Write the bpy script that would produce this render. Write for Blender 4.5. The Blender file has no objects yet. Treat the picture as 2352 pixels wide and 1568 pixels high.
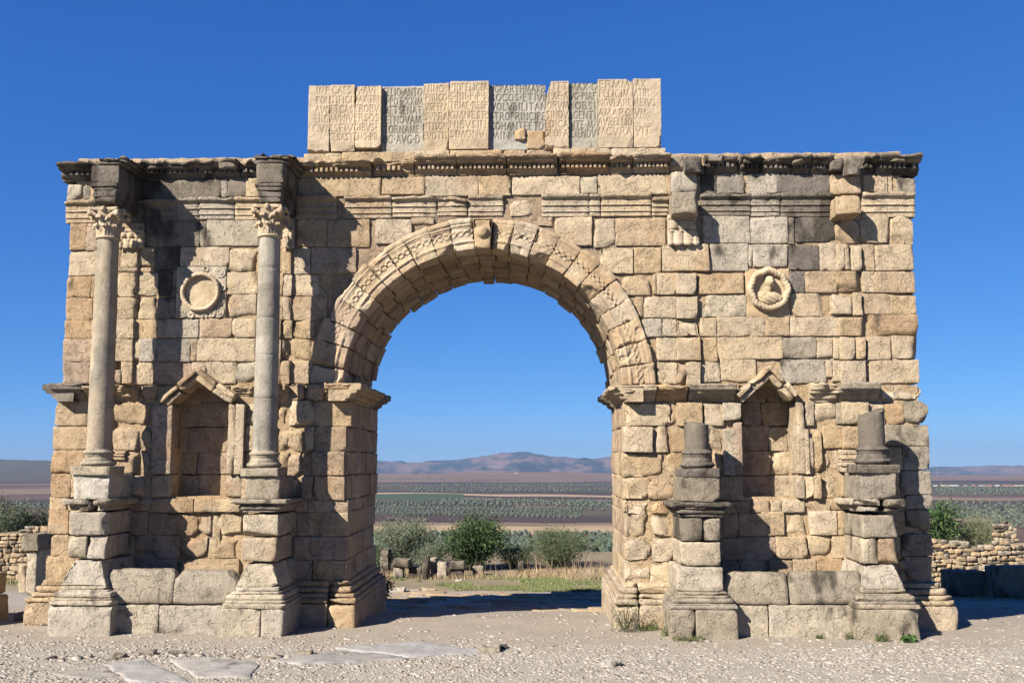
import bpy, math, random
import numpy as np
random.seed(7)
RNG = np.random.default_rng(11)
scene = bpy.context.scene
COL = scene.collection
R_ = math.radians

# ------------------------------------------------------------------ camera
W, H, F = 2352.0, 1568.0, 2250.0          # pixel frame the layout was measured in
YAW, PITCH = R_(1.604), math.atan(232 / F)
CX, CY = 1176.0, 828.0
CAM = np.array([0.0, -21.43, 3.47])
cam_d = bpy.data.cameras.new('camera')
cam_d.sensor_width = 36.0
cam_d.lens = 36.0 * F / W
cam_d.shift_y = (CY - H / 2) / W
cam_d.clip_start = 0.1
cam_d.clip_end = 60000
cam = bpy.data.objects.new('camera', cam_d)
COL.objects.link(cam)
cam.location = CAM
cam.rotation_euler = (R_(90) + PITCH, 0, YAW)
scene.camera = cam

# ------------------------------------------------------------------ light
SUN_AZ, SUN_EL = R_(45.5), R_(34.5)       # sun stands in front of the arch, to the left
to_sun = np.array([-math.sin(SUN_AZ) * math.cos(SUN_EL), -math.cos(SUN_AZ) * math.cos(SUN_EL), math.sin(SUN_EL)])
wd = bpy.data.worlds.new('World'); scene.world = wd; wd.use_nodes = True
nt = wd.node_tree; nt.nodes.clear()
sky = nt.nodes.new('ShaderNodeTexSky'); sky.sky_type = 'NISHITA'; sky.sun_disc = False
sky.sun_elevation = SUN_EL
sky.sun_rotation = math.atan2(to_sun[0], to_sun[1])
sky.altitude = 3000; sky.air_density = 0.7; sky.dust_density = 0.0; sky.ozone_density = 10.0
bg = nt.nodes.new('ShaderNodeBackground'); bg.inputs['Strength'].default_value = 0.05
wo = nt.nodes.new('ShaderNodeOutputWorld')
sep = nt.nodes.new('ShaderNodeSeparateColor'); com = nt.nodes.new('ShaderNodeCombineColor')
nt.links.new(sky.outputs[0], sep.inputs[0])
for ch, k_, g_ in ((0, .72, 1.06), (1, .66, .74), (2, .77, .47)):      # clear dry-season sky: deeper blue overhead, softer at the horizon
    pw_ = nt.nodes.new('ShaderNodeMath'); pw_.operation = 'POWER'; pw_.inputs[1].default_value = g_
    ml_ = nt.nodes.new('ShaderNodeMath'); ml_.operation = 'MULTIPLY'; ml_.inputs[1].default_value = k_ * .105 ** g_ / .105
    nt.links.new(sep.outputs[ch], pw_.inputs[0]); nt.links.new(pw_.outputs[0], ml_.inputs[0]); nt.links.new(ml_.outputs[0], com.inputs[ch])
nt.links.new(com.outputs[0], bg.inputs[0]); nt.links.new(bg.outputs[0], wo.inputs[0])
sd = bpy.data.lights.new('sun', 'SUN'); sd.energy = 5.0; sd.angle = R_(0.5); sd.color = (1.0, 0.93, 0.82)
so = bpy.data.objects.new('sun', sd); COL.objects.link(so)
from mathutils import Vector
so.rotation_euler = Vector(-to_sun).to_track_quat('-Z', 'Y').to_euler()
so.location = (-30, -30, 40)
scene.view_settings.view_transform = 'Standard'
scene.view_settings.look = 'None'
scene.view_settings.exposure = 1.5
scene.view_settings.gamma = 1.0

# ------------------------------------------------------------------ measuring
cp, sp = math.cos(PITCH), math.sin(PITCH)
cyw, syw = math.cos(YAW), math.sin(YAW)
def ray(u, v):
    a, b = (u - CX) / F, -(v - CY) / F       # right, up, forward = 1
    fx, fz = 1 * cp - b * sp, 1 * sp + b * cp
    x, y = a, fx
    return np.array([x * cyw - y * syw, x * syw + y * cyw, fz])
def P(u, v, Y):
    d = ray(u, v); return CAM + d * ((Y - CAM[1]) / d[1])
def G(u, v, z):
    d = ray(u, v); return CAM + d * ((z - CAM[2]) / d[2])
def U_of(p):
    q = np.asarray(p, float) - CAM
    x = q[0] * cyw + q[1] * syw; y = -q[0] * syw + q[1] * cyw
    f = y * cp + q[2] * sp; b = -y * sp + q[2] * cp
    return CX + F * x / f, CY - F * b / f
K1, K2 = 0.29297, 0.30426
ZO = {1: (0, 287.1, K1), 2: (0, 689.06, K1), 3: (0, 1091.0, K2), 4: (574.2, 287.1, K1), 5: (574.2, 689.06, K1), 6: (574.2, 1091.0, K2),
      7: (1148.4, 287.1, K1), 8: (1148.4, 689.06, K1), 9: (1148.4, 1091.0, K2), 10: (1720.4, 287.1, K1), 11: (1720.4, 689.06, K1), 12: (1720.4, 1091.0, K2),
      13: (689.0, 160.8, 0.36622)}
def zu(k, x, y):
    a, b, s = ZO[k]; return a + s * x, b + s * y
def ZP(k, x, y, Y):
    u, v = zu(k, x, y); return P(u, v, Y)
def zrect(k, x0, y0, x1, y1, Y):
    a, b, c, d = ZP(k, x0, y0, Y), ZP(k, x1, y0, Y), ZP(k, x1, y1, Y), ZP(k, x0, y1, Y)
    return (a[0] + d[0]) / 2, (b[0] + c[0]) / 2, (c[2] + d[2]) / 2, (a[2] + b[2]) / 2     # x0, x1, z0, z1

# ------------------------------------------------------------------ noise
def vnoise(Pn, seed=0):
    Pn = np.asarray(Pn, float)
    i = np.floor(Pn).astype(np.int64); f = Pn - i
    f = f * f * (3 - 2 * f)
    def h(ix, iy, iz):
        n = (ix * 73856093) ^ (iy * 19349663) ^ (iz * 83492791) ^ (seed * 2654435)
        n = n & 0xFFFFFFFF
        n = ((n ^ (n >> 15)) * 0x2c1b3c6d) & 0xFFFFFFFF
        n = ((n ^ (n >> 12)) * 0x297a2d39) & 0xFFFFFFFF
        n = n ^ (n >> 15)
        return n / 2147483647.5 - 1.0
    x, y, z = i[..., 0], i[..., 1], i[..., 2]
    fx, fy, fz = f[..., 0], f[..., 1], f[..., 2]
    c00 = h(x, y, z) * (1 - fx) + h(x + 1, y, z) * fx
    c10 = h(x, y + 1, z) * (1 - fx) + h(x + 1, y + 1, z) * fx
    c01 = h(x, y, z + 1) * (1 - fx) + h(x + 1, y, z + 1) * fx
    c11 = h(x, y + 1, z + 1) * (1 - fx) + h(x + 1, y + 1, z + 1) * fx
    return (c00 * (1 - fy) + c10 * fy) * (1 - fz) + (c01 * (1 - fy) + c11 * fy) * fz
def fbm(Pn, sc=1.0, oc=3, seed=0):
    Pn = np.asarray(Pn, float) * sc
    s = 0; a = 1; t = 0
    for k in range(oc):
        s = s + a * vnoise(Pn * (2.03 ** k) + 17.3 * k, seed + k); t += a; a *= 0.55
    return s / t
def sstep(a, b, x):
    t = np.clip((x - a) / (b - a), 0, 1); return t * t * (3 - 2 * t)

# ------------------------------------------------------------------ materials
def nmat(name):
    m = bpy.data.materials.new(name); m.use_nodes = True
    n = m.node_tree.nodes; b = n['Principled BSDF']
    b.inputs['Specular IOR Level'].default_value = 0.15
    return m, n, m.node_tree.links, b
def noise_node(n, l, sc, det=5, rough=.6, coord=None):
    t = n.new('ShaderNodeTexNoise'); t.inputs['Scale'].default_value = sc; t.inputs['Detail'].default_value = det; t.inputs['Roughness'].default_value = rough
    if coord is not None: l.new(coord, t.inputs['Vector'])
    return t
def mapr(n, l, src, a, b, c, d):
    m = n.new('ShaderNodeMapRange'); m.inputs['From Min'].default_value = a; m.inputs['From Max'].default_value = b
    m.inputs['To Min'].default_value = c; m.inputs['To Max'].default_value = d
    l.new(src, m.inputs['Value']); return m.outputs[0]
def mult(n, l, col, fac):
    m = n.new('ShaderNodeVectorMath'); m.operation = 'MULTIPLY'
    l.new(col, m.inputs[0]); l.new(fac, m.inputs[1]); return m.outputs[0]
def stone_mat(name, bump=1.0, fine=34, lich=True, pits=True):
    m, n, l, b = nmat(name)
    b.inputs['Roughness'].default_value = 0.93
    geo = n.new('ShaderNodeNewGeometry'); pos = geo.outputs['Position']
    at = n.new('ShaderNodeAttribute'); at.attribute_name = 'col'
    n1 = noise_node(n, l, 3.2, 6, .62, pos); n2 = noise_node(n, l, fine, 4, .65, pos)
    f1 = mapr(n, l, n1.outputs['Fac'], .3, .7, .76, 1.20)
    f2 = mapr(n, l, n2.outputs['Fac'], .3, .7, .82, 1.18)
    c = mult(n, l, at.outputs['Color'], f1); c = mult(n, l, c, f2)
    if lich:                                     # small dark lichen spots and pale crust
        n3 = noise_node(n, l, 11, 6, .7, pos)
        mk = mapr(n, l, n3.outputs['Fac'], .62, .72, 0, .38)
        mx = n.new('ShaderNodeMix'); mx.data_type = 'RGBA'; l.new(mk, mx.inputs['Factor']); l.new(c, mx.inputs['A'])
        dk = n.new('ShaderNodeVectorMath'); dk.operation = 'SCALE'; dk.inputs['Scale'].default_value = .55; l.new(c, dk.inputs[0]); l.new(dk.outputs[0], mx.inputs['B'])
        c = mx.outputs['Result']
    l.new(c, b.inputs['Base Color'])
    h = n.new('ShaderNodeMath'); h.operation = 'ADD'
    a1 = n.new('ShaderNodeMath'); a1.operation = 'MULTIPLY'; a1.inputs[1].default_value = .6
    n4 = noise_node(n, l, 13, 5, .7, pos)
    l.new(n4.outputs['Fac'], h.inputs[0]); l.new(n2.outputs['Fac'], a1.inputs[0]); l.new(a1.outputs[0], h.inputs[1])
    out = h.outputs[0]
    if pits:
        vo = n.new('ShaderNodeTexVoronoi'); vo.inputs['Scale'].default_value = 24; l.new(pos, vo.inputs['Vector'])
        pv = mapr(n, l, vo.outputs['Distance'], 0, .28, -.5, 0)
        h2 = n.new('ShaderNodeMath'); h2.operation = 'ADD'; l.new(out, h2.inputs[0]); l.new(pv, h2.inputs[1]); out = h2.outputs[0]
    if pits:
        wn = noise_node(n, l, 2.6, 4, .6, pos); wv = n.new('ShaderNodeVectorMath'); wv.operation = 'MULTIPLY_ADD'; wv.inputs[1].default_value = (.55, .55, .55); l.new(wn.outputs['Color'], wv.inputs[0]); l.new(pos, wv.inputs[2])
        vc = n.new('ShaderNodeTexVoronoi'); vc.feature = 'DISTANCE_TO_EDGE'; vc.inputs['Scale'].default_value = 1.25; l.new(wv.outputs[0], vc.inputs['Vector'])
        gate = mapr(n, l, noise_node(n, l, 1.1, 2, .5, pos).outputs['Fac'], .60, .66, 0, 1)
        ck = n.new('ShaderNodeMath'); ck.operation = 'MULTIPLY'; l.new(mapr(n, l, vc.outputs['Distance'], 0, .018, -1.2, 0), ck.inputs[0]); l.new(gate, ck.inputs[1])
        h3 = n.new('ShaderNodeMath'); h3.operation = 'ADD'; l.new(out, h3.inputs[0]); l.new(ck.outputs[0], h3.inputs[1])
        # flaked patches a little below the dressed face
        fl = mapr(n, l, noise_node(n, l, 4.2, 5, .62, pos).outputs['Fac'], .535, .56, 0, -.9)
        h4 = n.new('ShaderNodeMath'); h4.operation = 'ADD'; l.new(h3.outputs[0], h4.inputs[0]); l.new(fl, h4.inputs[1]); out = h4.outputs[0]
    bp = n.new('ShaderNodeBump'); bp.inputs['Strength'].default_value = min(1, .95 * bump); bp.inputs['Distance'].default_value = .026
    l.new(out, bp.inputs['Height']); l.new(bp.outputs[0], b.inputs['Normal'])
    return m
M_STONE = stone_mat('limestone')
M_SHAFT = stone_mat('column_stone', .45, 40)
M_CARVE = stone_mat('carved_stone', .5, 44, True, False)
def plain_mat(name, rough=.95, transl=0):
    m, n, l, b = nmat(name)
    at = n.new('ShaderNodeAttribute'); at.attribute_name = 'col'
    l.new(at.outputs['Color'], b.inputs['Base Color']); b.inputs['Roughness'].default_value = rough
    return m
M_PLAIN = plain_mat('tinted_earth')
M_LEAF = plain_mat('leaf', .75)
M_LEAF.node_tree.nodes['Principled BSDF'].inputs['Specular IOR Level'].default_value = .3
M_BARK = plain_mat('bark')

# stone colours (linear albedo) and amount of dark lichen crust
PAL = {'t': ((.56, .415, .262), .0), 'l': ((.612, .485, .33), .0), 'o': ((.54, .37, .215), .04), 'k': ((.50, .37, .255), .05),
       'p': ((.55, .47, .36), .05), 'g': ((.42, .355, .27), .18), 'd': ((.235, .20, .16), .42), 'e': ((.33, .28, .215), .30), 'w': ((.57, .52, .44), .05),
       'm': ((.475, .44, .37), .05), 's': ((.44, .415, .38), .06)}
def tint(pts, code, rnd=None):
    c, dk = PAL[code]
    c = np.array(c)
    if rnd is None: rnd = RNG.uniform(-1, 1, 3)
    c = c * (1 + .075 * rnd[0]) * np.array([1 + .02 * rnd[1], 1, 1 - .06 * rnd[1]])
    n1 = fbm(pts, 1.7, 3, 3); n2 = fbm(pts, 5.5, 3, 9)
    out = c[None, :] * (1 + .13 * n1 + .10 * n2)[:, None]
    if code in 'tlok':                          # rusty and pale patches in the golden stone
        ru = sstep(.12, .6, fbm(pts, 1.3, 3, 21)) * .5
        out = out * (1 - ru[:, None]) + np.array((.46, .285, .15)) * ru[:, None]
        pa = sstep(.2, .6, fbm(pts, 2.1, 3, 31)) * .5
        out = out * (1 - pa[:, None]) + np.array((.55, .465, .345)) * pa[:, None]
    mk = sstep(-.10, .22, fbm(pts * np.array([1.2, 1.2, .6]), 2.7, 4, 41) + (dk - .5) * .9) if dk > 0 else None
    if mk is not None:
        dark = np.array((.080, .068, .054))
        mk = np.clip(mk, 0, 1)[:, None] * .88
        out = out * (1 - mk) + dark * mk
    return out

# ------------------------------------------------------------------ mesh buffer
ALB = .50            # overall albedo of weathered stone, earth and plants under this exposure
class MB:
    def __init__(s): s.v = []; s.f = []; s.c = []; s.n = 0
    def add(s, v, f, c):
        v = np.asarray(v, float); f = np.asarray(f, np.int64)
        c = np.asarray(c, float)
        if c.ndim == 1: c = np.repeat(c[None, :], len(v), 0)
        s.v.append(v); s.c.append(c); s.f.append(f + s.n); s.n += len(v)
    def build(s, name, mat, parent=None, smooth=True):
        v = np.concatenate(s.v); c = np.concatenate(s.c)
        quads = [f for f in s.f if f.shape[1] == 4]; tris = [f for f in s.f if f.shape[1] == 3]
        q = np.concatenate(quads) if quads else np.zeros((0, 4), np.int64)
        t = np.concatenate(tris) if tris else np.zeros((0, 3), np.int64)
        me = bpy.data.meshes.new(name)
        me.vertices.add(len(v)); me.vertices.foreach_set('co', v.astype(np.float32).ravel())
        idx = np.concatenate([q.ravel(), t.ravel()]).astype(np.int32)
        ls = np.concatenate([np.arange(len(q)) * 4, len(q) * 4 + np.arange(len(t)) * 3]).astype(np.int32)
        me.loops.add(len(idx)); me.loops.foreach_set('vertex_index', idx)
        me.polygons.add(len(ls)); me.polygons.foreach_set('loop_start', ls)
        me.update(calc_edges=True)
        if smooth: me.polygons.foreach_set('use_smooth', np.ones(len(ls), bool))
        at = me.attributes.new('col', 'FLOAT_COLOR', 'POINT')
        at.data.foreach_set('color', np.concatenate([c * ALB, np.ones((len(c), 1))], 1).astype(np.float32).ravel())
        me.materials.append(mat); me.validate()
        o = bpy.data.objects.new(name, me); COL.objects.link(o)
        if parent is not None: o.parent = parent
        return o
def thing(name, label, cat, loc=(0, 0, 0), group=None):
    o = bpy.data.objects.new(name, None); COL.objects.link(o); o.location = loc; o.empty_display_size = .3
    tag(o, label, cat, group); return o
def tag(o, label, cat, group=None):
    o['label'] = label; o['category'] = cat
    if group: o['group'] = group
    return o
def struct(o): o['kind'] = 'structure'; return o
def stuff(o): o['kind'] = 'stuff'; return o

def axis_pts(L, r, res):
    r = min(r, L * .45)
    n = max(1, int(round((L - 2 * r) / res)))
    if r < 1e-4: return np.linspace(0, L, n + 1)
    mid = np.linspace(r, L - r, n + 1)
    return np.concatenate([[0, r * .35], mid, [L - r * .35, L]])
def rbox(mb, lo, hi, col='t', r=.03, amp=.010, res=.06, fn=None, jit=.012, chips=0, skip=(), hf=None, rough=0.0, chip_d=.09, tintfn=None, nsc=5.0, cut=None):
    """rounded, worn block; fn maps the finished local points to the world"""
    lo = np.asarray(lo, float); hi = np.asarray(hi, float)
    L = hi - lo; r = min(r, L.min() * .45)
    rs = res if isinstance(res, (tuple, list)) else (res,) * 3
    ax = [axis_pts(L[k], r, rs[k]) + lo[k] for k in range(3)]
    V = []; Fc = []; Fr = []; off = 0
    for k in range(3):
        a, b = [(1, 2), (2, 0), (0, 1)][k]
        for sgn in (0, 1):
            if (k, sgn) in skip: continue
            A, B = ax[a], ax[b]
            g = np.zeros((len(A), len(B), 3)); g[..., a] = A[:, None]; g[..., b] = B[None, :]; g[..., k] = hi[k] if sgn else lo[k]
            na, nb = len(A), len(B)
            i = np.arange(na * nb).reshape(na, nb)
            q = np.stack([i[:-1, :-1], i[1:, :-1], i[1:, 1:], i[:-1, 1:]], -1).reshape(-1, 4)
            if not sgn: q = q[:, ::-1]
            V.append(g.reshape(-1, 3)); Fc.append(q + off); off += na * nb
            Fr.append(np.full(na * nb, k == 1 and sgn == 0))
    p = np.concatenate(V); Fm = np.concatenate(Fc); front = np.concatenate(Fr)
    q = np.clip(p, lo + r, hi - r)
    d = p - q; dn = np.linalg.norm(d, axis=1, keepdims=True); dn[dn == 0] = 1
    nr = d / dn; pos = q + nr * r
    if jit > 0:
        cj = RNG.uniform(-jit, jit, (2, 2, 2, 3))
        t = (pos - lo) / L
        for x in (0, 1):
            for y in (0, 1):
                for z in (0, 1):
                    w = (t[:, 0] if x else 1 - t[:, 0]) * (t[:, 1] if y else 1 - t[:, 1]) * (t[:, 2] if z else 1 - t[:, 2])
                    pos = pos + w[:, None] * cj[x, y, z]
    so_ = RNG.uniform(0, 50, 3)
    for _ in range(chips):
        cx = RNG.integers(0, 2); cz = RNG.integers(0, 2)
        edge = RNG.random() < .5
        c = np.array([hi[0] if cx else lo[0], lo[1], hi[2] if cz else lo[2]])
        nn = np.array([(1 if cx else -1) * RNG.uniform(.3, 1), -RNG.uniform(.3, 1.1), (1 if cz else -1) * RNG.uniform(.3, 1)])
        if edge: nn[0 if RNG.random() < .4 else 2] *= .12
        nn /= np.linalg.norm(nn)
        dd = RNG.uniform(.4, 1.0) * chip_d
        s = (pos - c) @ nn + dd - .03 * fbm(pos + so_, 7, 2)
        s = np.maximum(s, 0); pos = pos - s[:, None] * nn
    if cut:
        for (c, nn) in cut:
            nn = np.array(nn, float); nn /= np.linalg.norm(nn)
            s = np.maximum((pos - np.array(c)) @ nn - .025 * fbm(pos + so_, 8, 2), 0); pos = pos - s[:, None] * nn
    dsp = amp * (fbm(pos + so_, nsc, 3) * 1.1 + .85 * fbm(pos + so_, nsc * 3.3, 2))
    if rough: dsp = dsp + rough * (fbm(pos + so_, 3.1, 3) * 1.1 - .35)
    if hf is not None: 
        hh = np.zeros(len(pos)); hh[front] = hf(p[front]); dsp = dsp + hh
    cc = tint(pos + (so_ * 0), col)
    if tintfn is not None: cc = tintfn(p, front, cc)
    pos = pos + nr * dsp[:, None]
    if fn is not None: pos = fn(pos)
    mb.add(pos, Fm, cc)

# ------------------------------------------------------------------ levels and planes
LOW, UP = -.12, 0.0           # front planes of the lower and upper wall
DEPTH = 3.62                  # back face
zz = lambda v, Y: P(1239, v, Y)[2]
ARC = P(1107, 890, 0)         # springing centre
RI, RO = 3.07, 3.775

arch = thing('triumphal_arch', 'ruined golden limestone triumphal arch with columns, carved arch ring and Latin inscription on top', 'arch', (float(ARC[0]), 0, 0))
arch.location = (0, 0, 0)

def blocks(mb, k, txt, Y, t=.42, back=None, **kw):
    """x0 y0 x1 y1 code : code = colour + flags (P pilaster, R rough, B proud, b sunk, C chipped)"""
    for it in txt.split(';'):
        it = it.split()
        if len(it) < 4: continue
        x0, y0, x1, y1 = map(float, it[:4]); code = it[4] if len(it) > 4 else 't'
        yy = Y
        if 'P' in code: yy -= .085
        if 'B' in code: yy -= .07
        if 'b' in code: yy += .05
        yy += RNG.uniform(-.018, .018)
        X0, X1, Z0, Z1 = zrect(k, x0, y0, x1, y1, yy)
        rr = RNG.choice([.007, .010, .014, .022]); am = .013; ro = 0; ch = int(RNG.choice([0, 1, 1, 2, 3]))
        if 'R' in code: ro = .05; rr = .03; ch = 5
        if 'C' in code: ch = 4
        rbox(mb, (X0, yy, Z0), (X1, yy + t, Z1), code[0], r=rr, amp=am, rough=ro, chips=ch, skip=((1, 1),), chip_d=.13 if 'C' in code or 'R' in code else .055, jit=.013, **kw)

# ---- left wing, upper wall
mbL = MB()
blocks(mbL, 1, '''545 770 680 980 o;675 770 760 985 k;750 770 945 960 tP;935 770 1125 955 tP;1130 760 1560 950 e;1555 750 1615 955 g;1615 745 2035 950 p;
540 985 750 1180 l;745 985 935 1155 tP;925 960 958 1112 tP;952 960 1075 1115 lP;1075 960 1215 1110 l;1220 950 1400 1135 d;1410 960 1795 1110 l;1795 965 2030 1150 lC;
745 1155 925 1345 tP;915 1117 1070 1155 lP;1070 1117 1210 1152 t;525 1185 715 1350 o;715 1185 760 1350 t;918 1160 1065 1345 lP;1070 1155 1240 1340 l;1230 1140 1345 1335 d;1343 1155 1390 1335 g;1775 1155 2020 1330 l;
515 1355 725 1530 o;720 1350 920 1520 tP;912 1350 1062 1520 lP;1066 1345 1240 1520 lC;1235 1345 1375 1510 e;1770 1330 2010 1515 lC''', UP)
blocks(mbL, 2, '''505 160 715 300 o;715 155 915 300 tP;908 150 1045 300 lP;1052 155 1230 300 t;1225 150 1310 295 k;1300 145 1560 295 p;1555 145 1820 295 k;1820 145 2010 290 l;
490 300 705 478 k;700 300 905 478 tP;900 300 1038 478 lP;1040 305 1100 470 l;1092 300 1225 480 p;1225 300 1490 480 g;1490 302 1540 478 k;1540 300 2000 480 l;
485 478 700 652 k;700 478 900 652 tP;940 480 1035 655 tP;896 545 945 655 kP;1040 490 1200 660 l;1205 485 1500 655 k;1500 485 1610 560 k;1600 485 1855 655 l;1855 480 2005 645 pC''', UP)
blocks(mbL, 4, '''255 730 340 955 lP;365 740 605 950 t;605 740 940 955 t;985 740 1265 925 l;1265 728 1440 780 t;
60 955 255 1150 tP;250 955 325 1165 tP;325 955 475 1165 l;480 960 830 1160 k;60 1160 255 1340 tP;250 1165 325 1340 lP;328 1170 540 1340 l;540 1165 720 1340 kRb;
60 1345 255 1525 tP;248 1345 322 1525 lP;325 1345 605 1525 t''', UP)
blocks(mbL, 5, '''50 155 240 300 tP;238 155 325 297 tPC;325 155 530 300 tC;50 305 240 470 tP;238 305 318 450 lPR;320 300 495 475 tC;50 475 235 655 tP;235 475 310 655 tP;310 475 490 655 t''', UP)
# spandrel between left wing and ring, above
mbS = MB(); blocks(mbS, 7, '300 725 430 790 t', UP); mbS.build('spandrel_stone', M_STONE, arch)
wall_up = mbL

# ---- right wing, upper wall
mbR = MB()
blocks(mbR, 7, '''430 722 720 940 l;725 735 900 960 lC;905 725 1300 945 t;1595 715 1960 925 p;
790 965 1045 1160 l;1050 960 1262 1160 t;1270 935 1380 1145 l;1378 935 1640 1145 lP;1645 930 1945 1145 p;1945 940 1985 1115 p;
950 1190 1200 1335 tC;1225 1160 1380 1325 l;1380 1160 1540 1325 lP;1545 1160 1915 1325 t;
1060 1345 1130 1500 t;1130 1345 1385 1510 l;1385 1345 1550 1510 lP;1552 1335 1935 1500 pC;1200 1165 1228 1330 t''', UP)
blocks(mbR, 8, '''1115 145 1275 285 p;1275 145 1385 285 l;1385 145 1565 285 lPRC;1565 140 1700 285 l;1700 130 2080 285 l;
1230 295 1385 470 l;1385 290 1520 470 lP;1518 290 1575 470 tP;1580 290 1700 475 t;1700 287 2215 460 l;
1230 485 1390 655 l;1390 485 1465 655 kPR;1460 485 1575 660 lP;1580 480 1725 640 l;1730 460 2010 645 l''', UP)
blocks(mbR, 10, '''-10 720 305 925 p;310 725 355 935 g;360 720 670 915 d;680 720 870 930 tR;875 720 1110 920 lC;1110 720 1285 930 lC;
35 935 305 1110 p;5 940 32 1112 p;315 945 555 1135 d;555 930 690 1140 l;690 930 750 1140 lP;750 930 800 1135 lP;805 935 885 1140 lP;887 935 985 1140 t;990 935 1295 1140 l;
320 1145 440 1315 d;440 1145 690 1315 t;690 1140 885 1305 tPC;890 1150 980 1310 l;980 1150 1305 1315 t;
325 1320 615 1500 lC;640 1315 815 1485 lPRC;820 1315 890 1490 lP;890 1320 1105 1485 t;1100 1325 1310 1485 t''', UP)
blocks(mbR, 11, '''130 135 320 280 t;-10 135 128 285 l;325 130 705 280 l;705 130 905 280 tP;945 115 1325 275 oC;
260 290 535 455 g;530 300 655 455 l;660 290 720 460 l;720 290 835 465 lP;835 290 915 460 tP;925 285 1110 465 l;1125 280 1330 460 lC;
250 462 605 650 p;605 465 650 600 t;652 475 725 640 l;725 475 920 640 lP;940 470 1335 650 l''', UP)

# ---- lower wall
mbLL = MB()
blocks(mbLL, 2, '''435 795 690 980 t;690 800 890 985 t;880 797 1192 985 tR;410 990 685 1170 t;685 990 880 1170 k;875 990 1110 1175 tR;1110 995 1185 1170 tC;400 1175 660 1355 o;655 1180 900 1300 k;
880 1180 1070 1350 kBC;1090 1185 1175 1362 lR;395 1362 555 1545 o;550 1365 965 1545 t;962 1410 1000 1545 tR;1000 1375 1118 1545 lBC;1185 1372 1345 1540 t;1775 1375 1892 1540 l''', LOW)
blocks(mbLL, 3, '''370 165 500 260 t;500 180 960 265 t;960 180 1145 265 k;1145 180 1460 280 tB;1462 178 1815 272 lB;365 260 515 440 o;515 270 985 450 t;985 275 1112 450 k;1118 290 1258 450 k;1252 285 1490 450 kC;1485 280 1622 450 lR;1625 280 1820 450 lC;
385 450 515 610 t;515 455 1010 610 t;1010 455 1165 622 kR;1165 455 1358 625 k;1357 455 1560 625 kC;1560 455 1792 630 tRC;345 610 560 800 t;560 620 985 740 k;985 630 1335 800 k;1365 635 1800 800 t''', LOW)
blocks(mbLL, 5, '''40 800 220 985 t;218 800 297 980 tR;295 785 497 980 lBC;500 800 552 985 k;548 795 795 990 t;20 990 215 1185 t;215 990 297 1185 tR;297 985 420 1185 tC;420 990 500 1185 lBC;505 990 752 1185 k;
20 1190 225 1380 t;228 1185 300 1310 tC;300 1185 420 1375 kC;485 1187 742 1375 kB;60 1380 285 1560 k;288 1382 400 1560 lR;400 1382 500 1560 k;505 1380 735 1562 kB''', LOW)
blocks(mbLL, 6, '''60 190 320 275 t;320 185 437 272 t;440 185 745 275 k;60 280 345 460 t;345 285 486 460 k;487 280 740 460 tC;60 465 330 635 t;330 465 735 635 k;60 640 325 825 t;325 640 467 825 k;473 640 732 822 t;-290 300 -230 820 t''', LOW)
blocks(mbLL, 2, '''1905 800 2010 985 lR;1915 985 2010 1180 t;1930 1180 2020 1370 t;1890 1372 2050 1560 l''', LOW)
mbRR = MB()
blocks(mbRR, 8, '''978 810 1345 990 lR;1345 815 1392 985 tC;1388 805 1590 985 tP;1595 810 1750 985 l;1750 805 1892 940 pB;972 992 1200 1190 lB;1205 990 1352 1195 lC;1355 990 1640 1190 t;1635 985 1742 1190 lC;
955 1200 1290 1390 tRC;1300 1195 1655 1380 tC;1650 1190 1752 1352 tC;965 1388 1180 1565 lRC;1167 1392 1357 1565 tC;1357 1385 1715 1565 t;1712 1378 1905 1562 t''', LOW)
blocks(mbRR, 9, '''947 205 1142 300 lRC;1145 200 1307 290 oC;1305 200 1735 290 t;1730 200 1872 290 k;947 297 1127 470 lC;1122 292 1307 470 lR;1305 292 1680 470 t;1680 290 1800 455 k;1800 290 2060 455 t;
947 480 1140 650 lRC;1142 472 1322 650 lC;1320 475 1660 650 t;1655 475 1840 640 k;1845 480 2060 640 k;947 655 1132 838 lC;1132 652 1312 838 lRC;1310 655 1680 838 t;1680 645 1800 760 k;1800 645 1990 760 k''', LOW)
blocks(mbRR, 11, '''440 800 512 985 l;515 800 687 970 lR;685 800 737 970 p;737 800 945 975 lP;940 800 1067 970 l;1067 790 1217 975 oC;1212 790 1405 960 gC;580 985 735 1160 t;738 985 862 1165 tP;860 985 1070 1150 t;1068 975 1415 1140 g;
580 1175 642 1365 lR;642 1180 730 1360 lC;730 1180 1090 1345 t;1092 1150 1205 1330 t;1207 1145 1420 1325 g;592 1390 727 1550 lRC;727 1360 850 1550 tC;850 1345 1182 1540 t;1182 1335 1430 1525 g''', LOW)
blocks(mbRR, 12, '''5 190 160 280 k;165 185 250 270 l;252 180 425 278 l;425 180 612 278 tC;610 185 1180 265 t;1180 150 1382 250 g;100 270 265 455 t;270 265 440 455 lR;440 270 667 450 lC;665 265 1180 455 t;1187 257 1385 430 eC;
-90 465 200 635 k;205 465 440 630 t;446 460 632 625 lC;632 460 722 622 l;720 460 1145 640 t;1145 440 1380 607 g;140 640 332 800 k;335 635 520 800 t;520 630 702 800 o;700 640 1180 820 t;1180 612 1395 800 gC''', LOW)

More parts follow.
